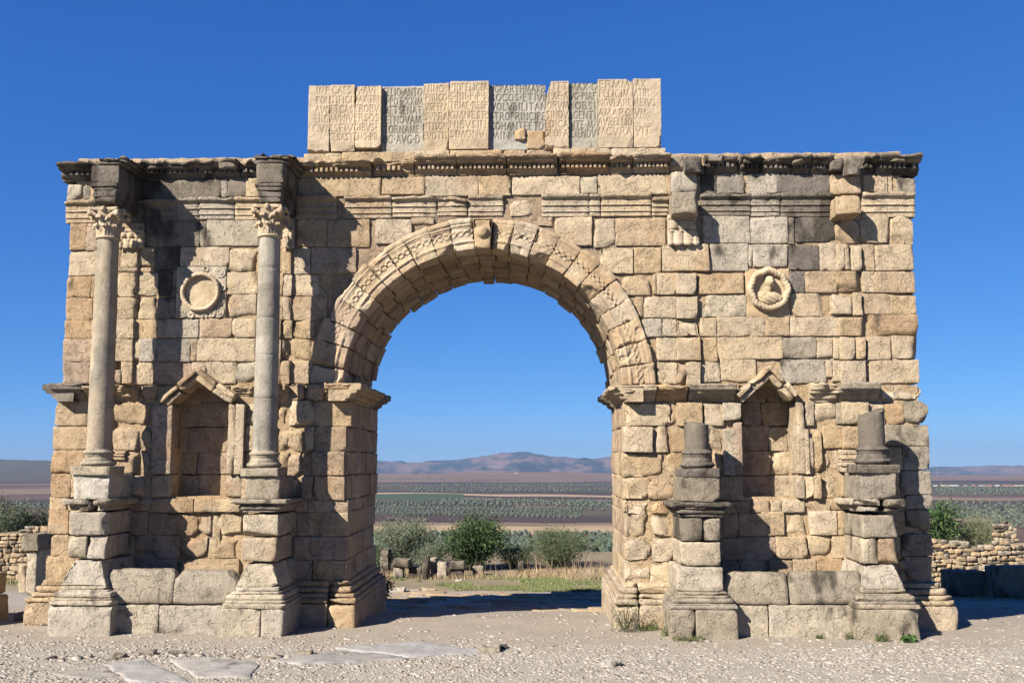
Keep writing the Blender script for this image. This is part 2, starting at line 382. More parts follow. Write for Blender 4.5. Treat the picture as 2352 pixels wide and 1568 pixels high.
for fr in (((1, '525 445 655 590 pC;650 440 745 590 gC;740 430 1135 590 d;1130 430 1410 575 d;1400 425 1735 570 d;1735 420 1780 575 p;1780 420 1930 560 e;1925 420 2040 560 l;2030 430 2190 560 t'), (4, '360 410 1030 555 t;1035 405 1370 545 t;1370 400 1785 550 l;1785 400 2048 550 t'), (7, '95 400 625 550 l;635 400 765 535 p;770 385 1312 540 l;1312 390 1342 545 t')),
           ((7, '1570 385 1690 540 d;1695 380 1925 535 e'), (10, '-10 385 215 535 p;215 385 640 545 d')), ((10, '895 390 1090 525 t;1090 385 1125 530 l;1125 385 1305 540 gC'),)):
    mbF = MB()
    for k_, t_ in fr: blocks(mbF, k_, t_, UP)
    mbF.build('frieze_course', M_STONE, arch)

# mortar and rubble core behind the facing blocks
XL, XR = P(148, 700, 0)[0] + .12, P(2098, 700, 0)[0] - .12
ZTOP = zz(378, 0)
def prism(mb, poly, y0, y1, col):
    """extruded outline in X/Z, outline listed counter-clockwise; triangulated by strips below"""
    n = len(poly)
    pa = np.array([(x, y0, z) for x, z in poly]); pb = np.array([(x, y1, z) for x, z in poly])
    f = [[i, (i + 1) % n, n + (i + 1) % n, n + i] for i in range(n)]
    mb.add(np.concatenate([pa, pb]), f, np.array(PAL[col][0]) * .8)
def core(mb):
    c = np.array(PAL['k'][0]) * .8
    n = 40; R = RI + .28
    th = np.linspace(math.pi, 0, n + 1)
    ix = ARC[0] + R * np.cos(th); iz = ARC[2] + R * np.sin(th)
    for Y in (.055, DEPTH - .05):
        a = np.stack([ix, np.full(n + 1, Y), iz], 1); b = np.stack([ix, np.full(n + 1, Y), np.full(n + 1, ZTOP)], 1)
        f = [[i, i + 1, n + 2 + i, n + 1 + i] for i in range(n)]
        mb.add(np.concatenate([a, b]), f, c)
    a = np.stack([ix, np.full(n + 1, .07), ARC[2] + R * np.sin(th)], 1); b = a.copy(); b[:, 1] = DEPTH - .05
    mb.add(np.concatenate([a, b]), [[i, n + 1 + i, n + 2 + i, i + 1] for i in range(n)], c)
    def bx(x0, x1, y0, y1, z0, z1):
        rbox(mb, (x0, y0, z0), (x1, y1, z1), 't', r=.01, amp=.022, res=.12, jit=0)
    zi = zz(886, 0)
    bx(XL, ARC[0] - R, .055, DEPTH, zi, ZTOP); bx(ARC[0] + R, XR, .055, DEPTH, zi, ZTOP)
    bx(XL, XR, .1, DEPTH - .1, ZTOP - .05, ZTOP + .25)
    # lower piers, the front skin left open where the niches are
    xl, xr = XL - .12, XR + .12
    il, ir = P(797, 1100, LOW)[0] - .1, P(1433, 1100, LOW)[0] + .1
    zn = zz(1141, LOW)
    n1, n2 = ZP(2, 1340, 1100, LOW)[0] - .02, ZP(2, 1785, 1100, LOW)[0] + .02
    n3, n4 = ZP(8, 1892, 1100, LOW)[0] - .02, ZP(11, 368, 1100, LOW)[0] + .02
    bx(xl, il, .85, DEPTH, -.4, zi); bx(ir, xr, .85, DEPTH, -.4, zi)
    bx(xl, n1, -.05, .87, zn, zi); bx(n2, il, -.05, .87, zn, zi); bx(xl, il, -.05, .87, -.4, zn)
    bx(ir, n3, -.05, .87, zn, zi); bx(n4, xr, -.05, .87, zn, zi); bx(ir, xr, -.05, .87, -.4, zn)
mbC = MB(); core(mbC)
mbC.build('rubble_core', M_STONE, arch)
wall_up.build('masonry_wall', M_STONE, arch)
mbR.build('masonry_wall', M_STONE, arch)

# pier sides facing the passage
def reveal(mb, X, sgn, rows, joints):
    for i in range(len(rows) - 1):
        z1, z0 = rows[i], rows[i + 1]
        js = joints[i % len(joints)]
        for j in range(len(js) - 1):
            o = RNG.uniform(-.03, .03)
            a = (X - .35 if sgn > 0 else X + o, js[j] + .006, z0 + .006); b = (X + o if sgn > 0 else X + .35, js[j + 1] - .006, z1 - .006)
            rbox(mb, a, b, random.choice('tttkl'), r=.03, amp=.013, jit=.014, chips=random.choice([0, 1]), res=.07)
XIL, XIR = P(800, 1060, LOW)[0], P(1433.5, 1060, LOW)[0]
rv = [905, 920, 979, 1036, 1091, 1147.5, 1175, 1231.5, 1285, 1342]
rz = [zz(v, LOW) for v in rv[1:]] + [-.2]
jn = [[-.06, .62, 1.25, 1.75, 2.6, DEPTH], [-.06, .5, 1.35, 2.2, 3.0, DEPTH + .05], [-.06, .8, 1.6, 2.05, 2.9, DEPTH - .04], [-.06, .4, 1.1, 1.9, 2.75, DEPTH + .02]]
reveal(mbLL, XIL, 1, rz, jn); reveal(mbRR, XIR, -1, rz, jn[::-1])
mbLL.build('masonry_wall', M_STONE, arch); mbRR.build('masonry_wall', M_STONE, arch)

# ---- stepped bases (plinth and mouldings) as stacked worn courses
def base_steps(mb, x0, x1, y0, y1, steps, col='p', **kw):
    """steps: (z0, z1, flare_left, flare_right, flare_front, radius)"""
    for (za, zb, fl, fr, ff, rr) in steps:
        rbox(mb, (x0 - fl, y0 - ff, za), (x1 + fr, y1, zb), col, r=rr, amp=.012, jit=.01, chips=2, chip_d=.06, **kw)
def pier_base(x0, x1, fl, fr, col, joints, fb=.3):
    mb = MB()
    zt, zm, zp = zz(1341, LOW - .2), zz(1378, LOW - .25), zz(1388, LOW - .3)
    js = [x0 - fl] + joints + [x1 + fr]
    for i in range(len(js) - 1):
        a, b = js[i] + .006, js[i + 1] - .006
        e0 = i == 0; e1 = i == len(js) - 2
        for (z0, z1, q, rr) in ((-.25, zp - .01, 0, .03), (zp, zp + .11, -.0, .045), (zp + .11, zp + .2, .07, .03), (zp + .2, zp + .33, .13, .06), (zp + .33, zt + .03, .21, .03)):
            aa = a + (q if e0 and fl else 0); bb = b - (q if e1 and fr else 0)
            if bb - aa < .1: continue
            rbox(mb, (aa, LOW - fb + q, z0), (bb, DEPTH + (.1 - q if True else 0), z1), col, r=rr, amp=.014, jit=.008, chips=3, chip_d=.1, res=(.07, .16, .07))
    mb.build('pier_base', M_STONE, arch)
pier_base(P(112, 1300, LOW)[0], XIL, .36, .28, 't', [P(250, 1400, -.4)[0], P(470, 1400, -.4)[0], ZP(6, 582, 1000, -.4)[0]])
pier_base(XIR, P(2146, 1300, LOW)[0], .28, .36, 'l', [ZP(9, 1050, 1000, -.4)[0], P(1700, 1400, -.4)[0], P(1960, 1400, -.4)[0]])
# passage-side base of the piers
for X, s in ((XIL, 1), (XIR, -1)):
    pass

# ------------------------------------------------------------------ arch ring and vault
ring = bpy.data.objects.new('arch_ring', None); COL.objects.link(ring); ring.parent = arch
JO = [1.5, 7.5, 16.5, 24, 32, 39.5, 46.7, 54.8, 62, 71, 78.5, 87, 93.5, 101, 109.5, 117.5, 126, 133.5, 141, 149, 156, 164, 171.8, 179]
def guilloche(s, a):
    """carved relief of the ring: s = 0 inner edge .. 1 outer edge, a = metres along the ring"""
    h = np.zeros_like(s)
    h += .030 * (sstep(.86, .88, s)) + .012 * sstep(.78, .80, s) + .018 * np.exp(-((s - .80) / .018) ** 2)
    h += -.018 * np.exp(-((s - .70) / .014) ** 2) - .018 * np.exp(-((s - .40) / .014) ** 2)
    h += .030 * np.exp(-((s - .27) / .045) ** 2) - .016 * np.exp(-((s - .19) / .014) ** 2) - .016 * np.exp(-((s - .34) / .012) ** 2)
    wl = .155; ph = a / wl * 2 * math.pi / 2
    t = (s - .55) / .125
    band = sstep(1.12, .98, np.abs(t))
    for k in (0, 1):
        w = np.sin(ph + k * math.pi) * .68
        d = np.abs(t - w)
        h += band * (.020 * np.exp(-(d / .30) ** 2) - .013 * np.exp(-((d - .48) / .12) ** 2))
    ca = (np.abs(((a / wl * 1.0 + .5) % 1) - .5) * wl) / (.125 * .705)
    rr = np.sqrt(ca ** 2 + t ** 2)
    h += band * (.024 * np.exp(-(rr / .16) ** 2) - .016 * np.exp(-((rr - .34) / .1) ** 2))
    return h - .012 * band
keyi = 11
for i in range(len(JO) - 1):
    a0, a1 = R_(JO[i]), R_(JO[i + 1]); Rm = (RI + RO) / 2
    g = .007
    key = i == keyi
    pr = .07 if not key else .22
    ro_ = RO + RNG.uniform(-.03, .03); ri_ = RI + RNG.uniform(-.015, .015)
    lo = (a0 * Rm + g, -pr + RNG.uniform(-.012, .012), ri_); hi = (a1 * Rm - g, .55, ro_)
    def fn(p, Rm=Rm):
        th = p[:, 0] / Rm
        return np.stack([ARC[0] - p[:, 2] * np.cos(th), p[:, 1], ARC[2] + p[:, 2] * np.sin(th)], 1)
    er = RNG.uniform(0, 50, 3)
    def hf(p, ri_=ri_, ro_=ro_, Rm=Rm, er=er, i=i):
        s = (p[:, 2] - ri_) / (ro_ - ri_)
        wear = sstep(-.15, .35, fbm(p + er, 2.3, 3)) if i not in (16, 19) else sstep(-.6, .2, fbm(p + er, 2.3, 3))
        return guilloche(s, p[:, 0]) * (1 - .6 * wear) - .035 * sstep(.35, .6, fbm(p + er, 4.1, 2))
    mb = MB()
    ct = []
    if i in (9, 13, 14, 17, 18):                # lower corners broken away
        ct.append((((lo[0] + hi[0]) / 2 + (.1 if i in (9, 18) else -.1), -.05, ri_ + .12), (-.45 if i in (13,) else .4, -.9, -.75)))
    if key:
        def hfk(p, lo=lo, hi=hi, ri_=ri_, ro_=ro_):
            s = (p[:, 2] - ri_) / (ro_ - ri_); c = (p[:, 0] - (lo[0] + hi[0]) / 2)
            rr = np.sqrt((c / .14) ** 2 + ((s - .52) / .2) ** 2)
            return .10 * np.sqrt(np.clip(1 - rr ** 2, 0, 1)) - .04 * sstep(.62, .75, s)
        rbox(mb, lo, hi, 't', r=.035, amp=.014, res=(.025, .12, .025), fn=fn, hf=hfk, jit=.006, chips=2)
    else:
        rbox(mb, lo, hi, 'k' if i in (1, 2, 3) else ('l' if RNG.random() < .6 else 't'), r=.022, amp=.008, res=(.017, .12, .017), fn=fn, hf=hf, jit=.010, chips=int(RNG.integers(0, 3)), chip_d=.09, cut=ct)
    o = mb.build('keystone' if key else 'voussoir', M_CARVE, ring)
mbV = MB()
ydep = [.56, 1.2, 1.85, 2.5, 3.1, DEPTH]
Rm = RI + .3
def fnv(p):
    th = p[:, 0] / Rm
    return np.stack([ARC[0] - p[:, 2] * np.cos(th), p[:, 1], ARC[2] + p[:, 2] * np.sin(th)], 1)
for j in range(5):
    jo = [1.0] + [x + RNG.uniform(-1.5, 1.5) for x in JO[1:-1]] + [179.0]
    for i in range(len(jo) - 1):
        o = RNG.uniform(-.055, .03) + .03 * (j == 4) * RNG.uniform(-1, 1) - .012 * j
        yb = ydep[j + 1] + (RNG.uniform(-.12, .12) if j == 4 else 0)
        rbox(mbV, (R_(jo[i]) * Rm + .008, ydep[j] + .008, RI + o), (R_(jo[i + 1]) * Rm - .008, yb - .008, RI + .5), random.choice('tktlt'), r=.028, amp=.013, res=.08, fn=fnv, jit=.014, chips=int(RNG.integers(0, 2)), skip=((2, 1),))
mbV.build('barrel_vault', M_STONE, arch)

# ------------------------------------------------------------------ mouldings
def mold(mb, k, x0, y0, x1, y1, Y, prof, col='t', wear=.4, depth=.4, res=.05, seed=None, ret=0.0):
    """block with a moulded front: prof = (height 0 bottom..1 top, projection)"""
    X0, X1, Z0, Z1 = zrect(k, x0, y0, x1, y1, Y)
    mold_w(mb, X0, X1, Z0, Z1, Y, prof, col, wear, depth, res)
def mold_w(mb, X0, X1, Z0, Z1, Y, prof, col='t', wear=.4, depth=.4, res=.05):
    pr = np.array(prof, float)
    # densify the profile
    hs = []; os_ = []
    for i in range(len(pr) - 1):
        m = max(1, int(math.ceil(np.hypot((pr[i + 1, 0] - pr[i, 0]) * (Z1 - Z0), pr[i + 1, 1] - pr[i, 1]) / .03)))
        for q in range(m):
            t = q / m; hs.append(pr[i, 0] * (1 - t) + pr[i + 1, 0] * t); os_.append(pr[i, 1] * (1 - t) + pr[i + 1, 1] * t)
    hs.append(pr[-1, 0]); os_.append(pr[-1, 1])
    hs = np.array(hs); os_ = np.array(os_)
    n = max(4, int((X1 - X0) / res)); xs = np.linspace(X0, X1, n + 1)
    xs = np.concatenate([[X0, X0 + .012], xs[1:-1], [X1 - .012, X1]]); n = len(xs) - 1; m = len(hs)
    g = np.zeros((n + 1, m, 3)); g[..., 0] = xs[:, None]; g[..., 2] = (Z0 + hs * (Z1 - Z0))[None, :]
    so_ = RNG.uniform(0, 40, 3)
    q = np.stack([np.repeat(xs[:, None], m, 1), np.zeros((n + 1, m)) , g[..., 2]], -1)
    er = sstep(.30 - .45 * wear, .62 - .3 * wear, fbm((q + so_).reshape(-1, 3), 2.0, 3).reshape(n + 1, m))
    out = os_[None, :] * (1 - .75 * er * wear) - .05 * wear * er
    edge = np.minimum(xs - X0, X1 - xs)
    out = out - (.02 * np.clip(1 - edge / .03, 0, 1))[:, None]
    out = out + .008 * fbm((q + so_).reshape(-1, 3), 9, 3).reshape(n + 1, m)
    g[..., 1] = Y - out
    # sagging / broken top line
    g[:, -4:, 2] -= (.27 * wear * np.abs(fbm(q[:, -1] + so_, 3.0, 2)))[:, None]
    g[..., 0] += .008 * fbm((q + so_).reshape(-1, 3), 5, 2).reshape(n + 1, m)
    i = np.arange((n + 1) * m).reshape(n + 1, m)
    f = np.stack([i[:-1, :-1], i[1:, :-1], i[1:, 1:], i[:-1, 1:]], -1).reshape(-1, 4)
    v = g.reshape(-1, 3); c = tint(v, col)
    mb.add(v, f, c)
    # end caps, top and bottom run back into the wall
    for e, sg in ((0, 1), (n, -1)):
        a = g[e]; b = a.copy(); b[:, 1] = Y + depth
        ff = [[j, j + 1, m + j + 1, m + j] for j in range(m - 1)]
        if sg < 0: ff = [x[::-1] for x in ff]
        vv = np.concatenate([a, b]); mb.add(vv, ff, tint(vv, col))
    for e, sg in ((0, 1), (m - 1, -1)):
        a = g[:, e]; b = a.copy(); b[:, 1] = Y + depth
        ff = [[j, n + 1 + j, n + 2 + j, j + 1] for j in range(n)]
        if sg < 0: ff = [x[::-1] for x in ff]
        vv = np.concatenate([a, b]); mb.add(vv, ff, tint(vv, col))
CORN = [(0, 0), (.16, .02), (.18, .06), (.30, .09), (.33, .10), (.335, .055), (.56, .055), (.565, .19), (.63, .20), (.64, .25), (.74, .25), (.75, .29), (.90, .335), (1, .335)]
ARCHI = [(0, .0), (.19, .0), (.20, .03), (.215, .03), (.22, .02), (.47, .02), (.48, .055), (.50, .055), (.505, .045), (.76, .045), (.77, .075), (.80, .08), (.83, .11), (.93, .13), (1, .13)]
IMPO = [(0, -.02), (.14, .0), (.16, .06), (.40, .12), (.45, .22), (.60, .25), (.62, .31), (.94, .33), (1, .30)]
def dentils(mb, k, x0, x1, yt, yb, Y, col, n, skip=()):
    X0, X1, Z0, Z1 = zrect(k, x0, yt, x1, yb, Y - .1)
    w = (X1 - X0) / n
    for i in range(n):
        if i in skip or RNG.random() < .07: continue
        rbox(mb, (X0 + i * w + .08 * w, Y - .15, Z0), (X0 + i * w + .70 * w, Y - .03, Z1), col, r=.01, amp=.006, res=.05, jit=.006)
cornice = bpy.data.objects.new('cornice', None); COL.objects.link(cornice); cornice.parent = arch
def corn(k, x0, y0, x1, y1, col, wear, nd, skip=(), Y=UP):
    mb = MB(); mold(mb, k, x0, y0, x1, y1, Y, CORN, col, wear, depth=.8)
    if nd:
        h = y1 - y0; dentils(mb, k, x0 + 20, x1 - 12, y1 - .61 * h, y1 - .335 * h, Y, col, nd, skip)
    mb.build('cornice_block', M_STONE, cornice)
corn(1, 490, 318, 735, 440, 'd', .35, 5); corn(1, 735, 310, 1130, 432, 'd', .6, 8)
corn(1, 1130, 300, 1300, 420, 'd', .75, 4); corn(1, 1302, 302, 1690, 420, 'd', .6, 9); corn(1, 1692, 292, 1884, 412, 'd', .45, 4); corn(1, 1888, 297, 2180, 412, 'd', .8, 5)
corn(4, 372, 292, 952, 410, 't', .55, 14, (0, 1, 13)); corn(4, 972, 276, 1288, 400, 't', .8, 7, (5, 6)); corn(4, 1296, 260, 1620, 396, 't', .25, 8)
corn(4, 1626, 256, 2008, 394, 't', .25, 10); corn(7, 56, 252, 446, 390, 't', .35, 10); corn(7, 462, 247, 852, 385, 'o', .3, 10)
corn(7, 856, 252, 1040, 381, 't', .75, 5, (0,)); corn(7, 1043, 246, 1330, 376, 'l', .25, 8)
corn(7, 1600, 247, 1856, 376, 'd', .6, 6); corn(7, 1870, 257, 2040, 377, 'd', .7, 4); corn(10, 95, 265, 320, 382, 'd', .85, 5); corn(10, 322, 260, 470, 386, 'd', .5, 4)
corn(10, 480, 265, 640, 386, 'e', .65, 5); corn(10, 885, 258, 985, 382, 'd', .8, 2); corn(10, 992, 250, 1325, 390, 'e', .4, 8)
# corner returns of the cornice and impost at both ends
for (k, x0, y0, x1, y1, c) in ((1, 640, 300, 735, 330, 'd'), (1, 1150, 284, 1290, 312, 'd'), (1, 1330, 292, 1470, 318, 'd'), (1, 1560, 288, 1650, 314, 'd'), (1, 1720, 280, 1860, 306, 'e'),
                               (7, 1620, 236, 1760, 262, 'e'), (7, 1900, 248, 2000, 272, 'd'), (10, 140, 252, 260, 278, 'd'), (10, 340, 250, 440, 276, 'e'), (10, 1080, 238, 1250, 264, 'e')):
    mb = MB(); X0, X1, Z0, Z1 = zrect(k, x0, y0, x1, y1, UP - .2)
    rbox(mb, (X0, UP - .30, Z0 - .1), (X1, UP + .4, Z1), c, r=.04, amp=.02, rough=.04, chips=4, chip_d=.12); mb.build('cornice_block', M_STONE, cornice)
archi = bpy.data.objects.new('architrave', None); COL.objects.link(archi); archi.parent = arch
def arct(k, x0, y0, x1, y1, col, wear, Y=UP):
    mb = MB(); mold(mb, k, x0, y0, x1, y1, Y, ARCHI, col, wear, depth=.4); mb.build('architrave_block', M_STONE, archi)
arct(1, 515, 595, 745, 765, 't', .25); arct(1, 745, 590, 1130, 760, 'e', .3); arct(1, 1132, 590, 1388, 760, 'e', .3); arct(1, 1390, 577, 1560, 742, 'g', .3)
arct(1, 1562, 572, 1838, 735, 'p', .3); arct(1, 1842, 568, 2180, 740, 'l', .2)
arct(4, 360, 560, 680, 738, 'k', .2); arct(4, 745, 560, 1110, 728, 'l', .35); arct(4, 1117, 562, 1460, 718, 'l', .7); arct(4, 1465, 562, 1700, 706, 'l', .6); arct(4, 1712, 552, 1985, 708, 'l', .5)
arct(7, 327, 546, 696, 716, 'l', .25); arct(7, 701, 546, 786, 711, 'l', .2); arct(7, 791, 541, 1186, 711, 'l', .2); arct(7, 1192, 575, 1326, 706, 'l', .2)
arct(7, 1568, 546, 1965, 706, 'e', .25); arct(10, 15, 542, 240, 711, 'g', .3); arct(10, 246, 541, 650, 716, 'd', .25); arct(10, 886, 532, 1300, 720, 'l', .3)
mb = MB(); blocks(mb, 7, '78 582 320 716 lR', UP); mb.build('architrave_block', M_STONE, archi)
# attic footing course
mb = MB()
blocks(mb, 4, '''415 222 720 312 l;718 212 1290 290 t;1296 202 1560 264 l;1560 200 1975 262 t;1976 196 2156 258 t''', UP - .12, t=1.3)
blocks(mb, 7, '''205 192 420 250 tC;420 185 560 246 l;560 182 870 240 t;872 182 1296 240 l''', UP - .12, t=1.3)
mb.build('attic_footing', M_STONE, arch)

# mid-height impost cornice
imp = bpy.data.objects.new('impost_cornice', None); COL.objects.link(imp); imp.parent = arch
def impo(k, x0, y0, x1, y1, col, wear, Y=LOW, rough=False):
    mb = MB()
    if rough: blocks(mb, k, f'{x0} {y0} {x1} {y1} {col}R', Y - .03)
    else: mold(mb, k, x0, y0, x1, y1, Y, IMPO, col, wear, depth=.5)
    mb.build('impost_block', M_STONE, imp)
impo(2, 440, 652, 690, 795, 'e', .25, LOW - .02); impo(2, 690, 655, 890, 790, 't', .6); impo(2, 890, 658, 1085, 775, 't', .9); impo(2, 1085, 665, 1225, 790, 'k', 0, LOW, True)
impo(2, 1830, 662, 2010, 745, 'k', .9); impo(5, 60, 655, 220, 800, 'k', .8); impo(5, 222, 657, 298, 798, 'k', .9); impo(5, 300, 650, 420, 782, 't', 0, LOW - .08, True); impo(5, 422, 655, 600, 786, 'k', 0, LOW - .05, True)
impo(5, 603, 650, 800, 790, 'o', .3)
impo(8, 968, 675, 1088, 802, 'l', .8); impo(8, 1097, 665, 1216, 795, 'l', .4); impo(8, 1222, 660, 1460, 792, 'o', .6); impo(8, 1475, 655, 1838, 797, 'g', .25)
impo(11, 470, 650, 686, 797, 'l', .55); impo(11, 692, 645, 1002, 797, 'g', .15); impo(11, 1040, 672, 1360, 785, 'l', 0, LOW + .04, True)
# impost returns along both passage walls and the outer ends
def mold_side(mb, X, sg, Ya, Yb, Z0, Z1, prof, col, wear, step=None):
    t = MB(); mold_w(t, 0, Yb - Ya, Z0, Z1, 0, prof, col, wear, depth=.4, res=.06)
    for v, f, c in zip(t.v, t.f, t.c):
        w = np.stack([X - sg * v[:, 1], (Ya + v[:, 0]) if sg > 0 else (Yb - v[:, 0]), v[:, 2]], 1)
        mb.add(w, f - f.min() if False else f, c)
    return
def add_side(X, sg, Ya, Yb, v0, v1, col, wear):
    mb = MB(); t = MB(); Z0, Z1 = zz(v1, LOW), zz(v0, LOW)
    mold_w(t, 0, Yb - Ya, Z0, Z1, 0, IMPO, col, wear, depth=.4, res=.06)
    base = 0
    for v, f, c in zip(t.v, t.f, t.c):
        w = np.stack([X - sg * v[:, 1], (Ya + v[:, 0]) if sg > 0 else (Yb - v[:, 0]), v[:, 2]], 1)
        mb.add(w, f - base, c); base += len(v)
    mb.build('impost_block', M_STONE, imp)
ys = [LOW - .3, .75, 1.7, 2.7, DEPTH + .25]
for i in range(4):
    add_side(XIL, 1, ys[i], ys[i + 1] - .01, 880, 921, 't' if i < 3 else 'e', .3)
    add_side(XIR, -1, ys[i], ys[i + 1] - .01, 884, 924, 'l' if i < 3 else 'e', .65)
x_end = P(130, 910, LOW)[0]
add_side(x_end + .1, -1, LOW - .25, 2.0, 880, 921, 'e', .2)

# ------------------------------------------------------------------ attic with the inscription
FONT = {'A': [[(0, 0), (.5, 1), (1, 0)], [(.2, .36), (.8, .36)]], 'B': [[(.1, 0), (.1, 1), (.65, .97), (.75, .75), (.6, .54), (.1, .54)], [(.6, .54), (.9, .4), (.9, .14), (.65, 0), (.1, 0)]],
        'C': [[(.95, .85), (.7, 1), (.35, .97), (.08, .7), (.05, .35), (.3, .03), (.65, 0), (.95, .15)]], 'D': [[(.1, 0), (.1, 1), (.55, .97), (.93, .7), (.93, .3), (.55, .03), (.1, 0)]],
        'E': [[(.8, 1), (.15, 1), (.15, 0), (.82, 0)], [(.15, .52), (.7, .52)]], 'F': [[(.85, 1), (.15, 1), (.15, 0)], [(.15, .52), (.7, .52)]],
        'G': [[(.95, .85), (.7, 1), (.35, .97), (.08, .7), (.05, .35), (.3, .03), (.65, 0), (.92, .12), (.92, .42)]], 'H': [[(.1, 0), (.1, 1)], [(.9, 0), (.9, 1)], [(.1, .52), (.9, .52)]],
        'I': [[(.5, 0), (.5, 1)]], 'L': [[(.15, 1), (.15, 0), (.85, 0)]], 'M': [[(0, 0), (.18, 1), (.5, .08), (.82, 1), (1, 0)]], 'N': [[(.08, 0), (.08, 1), (.92, 0), (.92, 1)]],
        'O': [[(.5, 1), (.85, .85), (.98, .5), (.85, .15), (.5, 0), (.15, .15), (.02, .5), (.15, .85), (.5, 1)]], 'P': [[(.15, 0), (.15, 1), (.7, .97), (.88, .78), (.7, .55), (.15, .5)]],
        'R': [[(.12, 0), (.12, 1), (.68, .97), (.85, .78), (.65, .54), (.12, .5)], [(.5, .5), (.98, 0)]], 'S': [[(.88, .88), (.55, 1), (.2, .88), (.22, .65), (.8, .38), (.85, .14), (.5, 0), (.1, .12)]],
        'T': [[(.05, 1), (.95, 1)], [(.5, 1), (.5, 0)]], 'V': [[(0, 1), (.5, 0), (1, 1)]], 'X': [[(.05, 0), (.95, 1)], [(.05, 1), (.95, 0)]], '.': [[(.4, .45), (.6, .5)]]}
WID = {'I': .35, '.': .35, 'M': 1.25, 'N': 1.05, 'E': .75, 'F': .7, 'L': .7, 'S': .75, 'B': .8, 'P': .8}
TXT = '''IMP.CAES 105 325 108 155;M.AVR 345 500 112 156;ELLIO.ANTO 525 765 112 158;NINO 785 905 98 142;PIOFELICIA 945 1180 95 140;VGPARTHMAXBR 1195 1570 92 138;ITT 1590 1680 85 130;MAX.G 1700 1860 80 125;ERMM 1880 2065 72 118;AX 2110 2170 68 112;
PONTIFICI 105 330 170 212;MAX.TRI 345 500 170 212;B.POT.XXIM 525 768 168 215;PIIIICO 790 925 155 197;S.IIII.P.P.P 945 1180 150 195;ROCOS.ETIVLI 1195 1570 148 192;AE.A 1590 1682 145 187;VG.PIAF 1695 1858 140 182;FELICIM 1880 2065 130 175;ATRI 2100 2190 125 170;
AVGETCAS 100 335 228 275;TRORV 345 500 228 272;METSENAT 525 765 225 272;VSETPA 790 930 212 255;TRIAE.RESP 945 1180 208 250;VOLVBILITAN 1200 1545 205 250;ORVM 1555 1685 205 250;OBSI 1730 1858 200 245;NGVLARE 1875 2080 188 232;MEIVS. 2095 2250 185 230;
ERGAVNIV 95 335 285 332;ERSOS 345 500 285 330;ETNOVAM 530 760 285 332;SVPRA 785 930 272 316;OMNESR 945 1178 268 312;ETROPRINCIPE 1195 1540 265 312;SINDV 1550 1682 262 308;LGENTI 1695 1858 258 303;AMARC 1875 2075 250 295;VM. 2105 2190 248 292;
CVMSEIV 85 335 345 392;GIBVSE 345 500 345 390;TORNAME 525 750 345 392;NTISOM 775 930 335 378;NIBVSIN 945 1170 325 372;COHANTEETD 1195 1530 325 372;EDICA 1540 1685 322 366;NTE.M. 1700 1855 318 365;AVRELLIO 1875 2085 305 352;
SEBAST 190 335 402 445;ENO.PR 345 495 402 446;OC.AVG.D 520 752 405 455;EVOTIS 775 930 392 436;SIMONV 945 1160 385 430;MIN 1205 1315 385 428;IEIV 1345 1412 376 420;SAS 1430 1530 380 424;OLOFA 1535 1685 378 422;CIENDV 1700 1858 372 420;MCVRA 1875 2085 365 412;VIT. 2110 2215 360 408'''
YA = UP - .05
segs = []
for it in TXT.split(';'):
    s, x0, x1, y0, y1 = it.split(); x0, x1, y0, y1 = map(float, (x0, x1, y0, y1))
    ws = [WID.get(c, 1.0) for c in s]; tot = sum(ws) + .28 * (len(s) - 1); px = x0
    for c, w in zip(s, ws):
        cw = w / tot * (x1 - x0)
        for pl in FONT[c]:
            pts = [ZP(13, px + a * cw, y1 - b * (y1 - y0), YA) for a, b in pl]
            for a, b in zip(pts[:-1], pts[1:]): segs.append((a[0], a[2], b[0], b[2]))
        px += cw + .28 / tot * (x1 - x0)
segs = np.array(segs)
attic = bpy.data.objects.new('attic', None); COL.objects.link(attic); attic.parent = arch
def seg_dist(x, z):
    best = np.full(len(x), 9.0)
    lo, hi = x.min() - .1, x.max() + .1
    S = segs[(np.minimum(segs[:, 0], segs[:, 2]) < hi) & (np.maximum(segs[:, 0], segs[:, 2]) > lo)]
    for a in S:
        bx = (x > min(a[0], a[2]) - .05) & (x < max(a[0], a[2]) + .05) & (z > min(a[1], a[3]) - .05) & (z < max(a[1], a[3]) + .05)
        if not bx.any(): continue
        dx, dz = a[2] - a[0], a[3] - a[1]; L2 = dx * dx + dz * dz + 1e-9
        t = np.clip(((x[bx] - a[0]) * dx + (z[bx] - a[1]) * dz) / L2, 0, 1)
        d = np.hypot(x[bx] - a[0] - t * dx, z[bx] - a[1] - t * dz)
        best[bx] = np.minimum(best[bx], d)
    return best
def slab(x0, y0, x1, y1, col, dy, cut=None, name='inscription_slab', depth=.9, chips=2):
    X0, X1, Z0, Z1 = zrect(13, x0, y0, x1, y1, YA)
    mb = MB(); Y = YA + dy
    keep = {}
    strong = col == 'm'
    def hf(p):
        d = seg_dist(p[:, 0], p[:, 2]); keep['d'] = d
        g = np.clip(1 - d / .021, 0, 1)
        er = sstep(.25, .6, fbm(p + 3, 1.9, 3)) if not strong else 0
        return -(.020 if strong else .017) * g * (1 - .65 * er)
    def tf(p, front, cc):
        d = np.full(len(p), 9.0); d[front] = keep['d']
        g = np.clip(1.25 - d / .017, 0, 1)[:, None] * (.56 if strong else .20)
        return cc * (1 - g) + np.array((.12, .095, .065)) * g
    rbox(mb, (X0 + .002, Y, Z0), (X1 - .002, Y + depth, Z1), col, r=.009, amp=.007, res=(.0125, .15, .0125), hf=hf, jit=.005, chips=chips, chip_d=.07, tintfn=tf, cut=cut)
    mb.build(name, M_CARVE, attic)
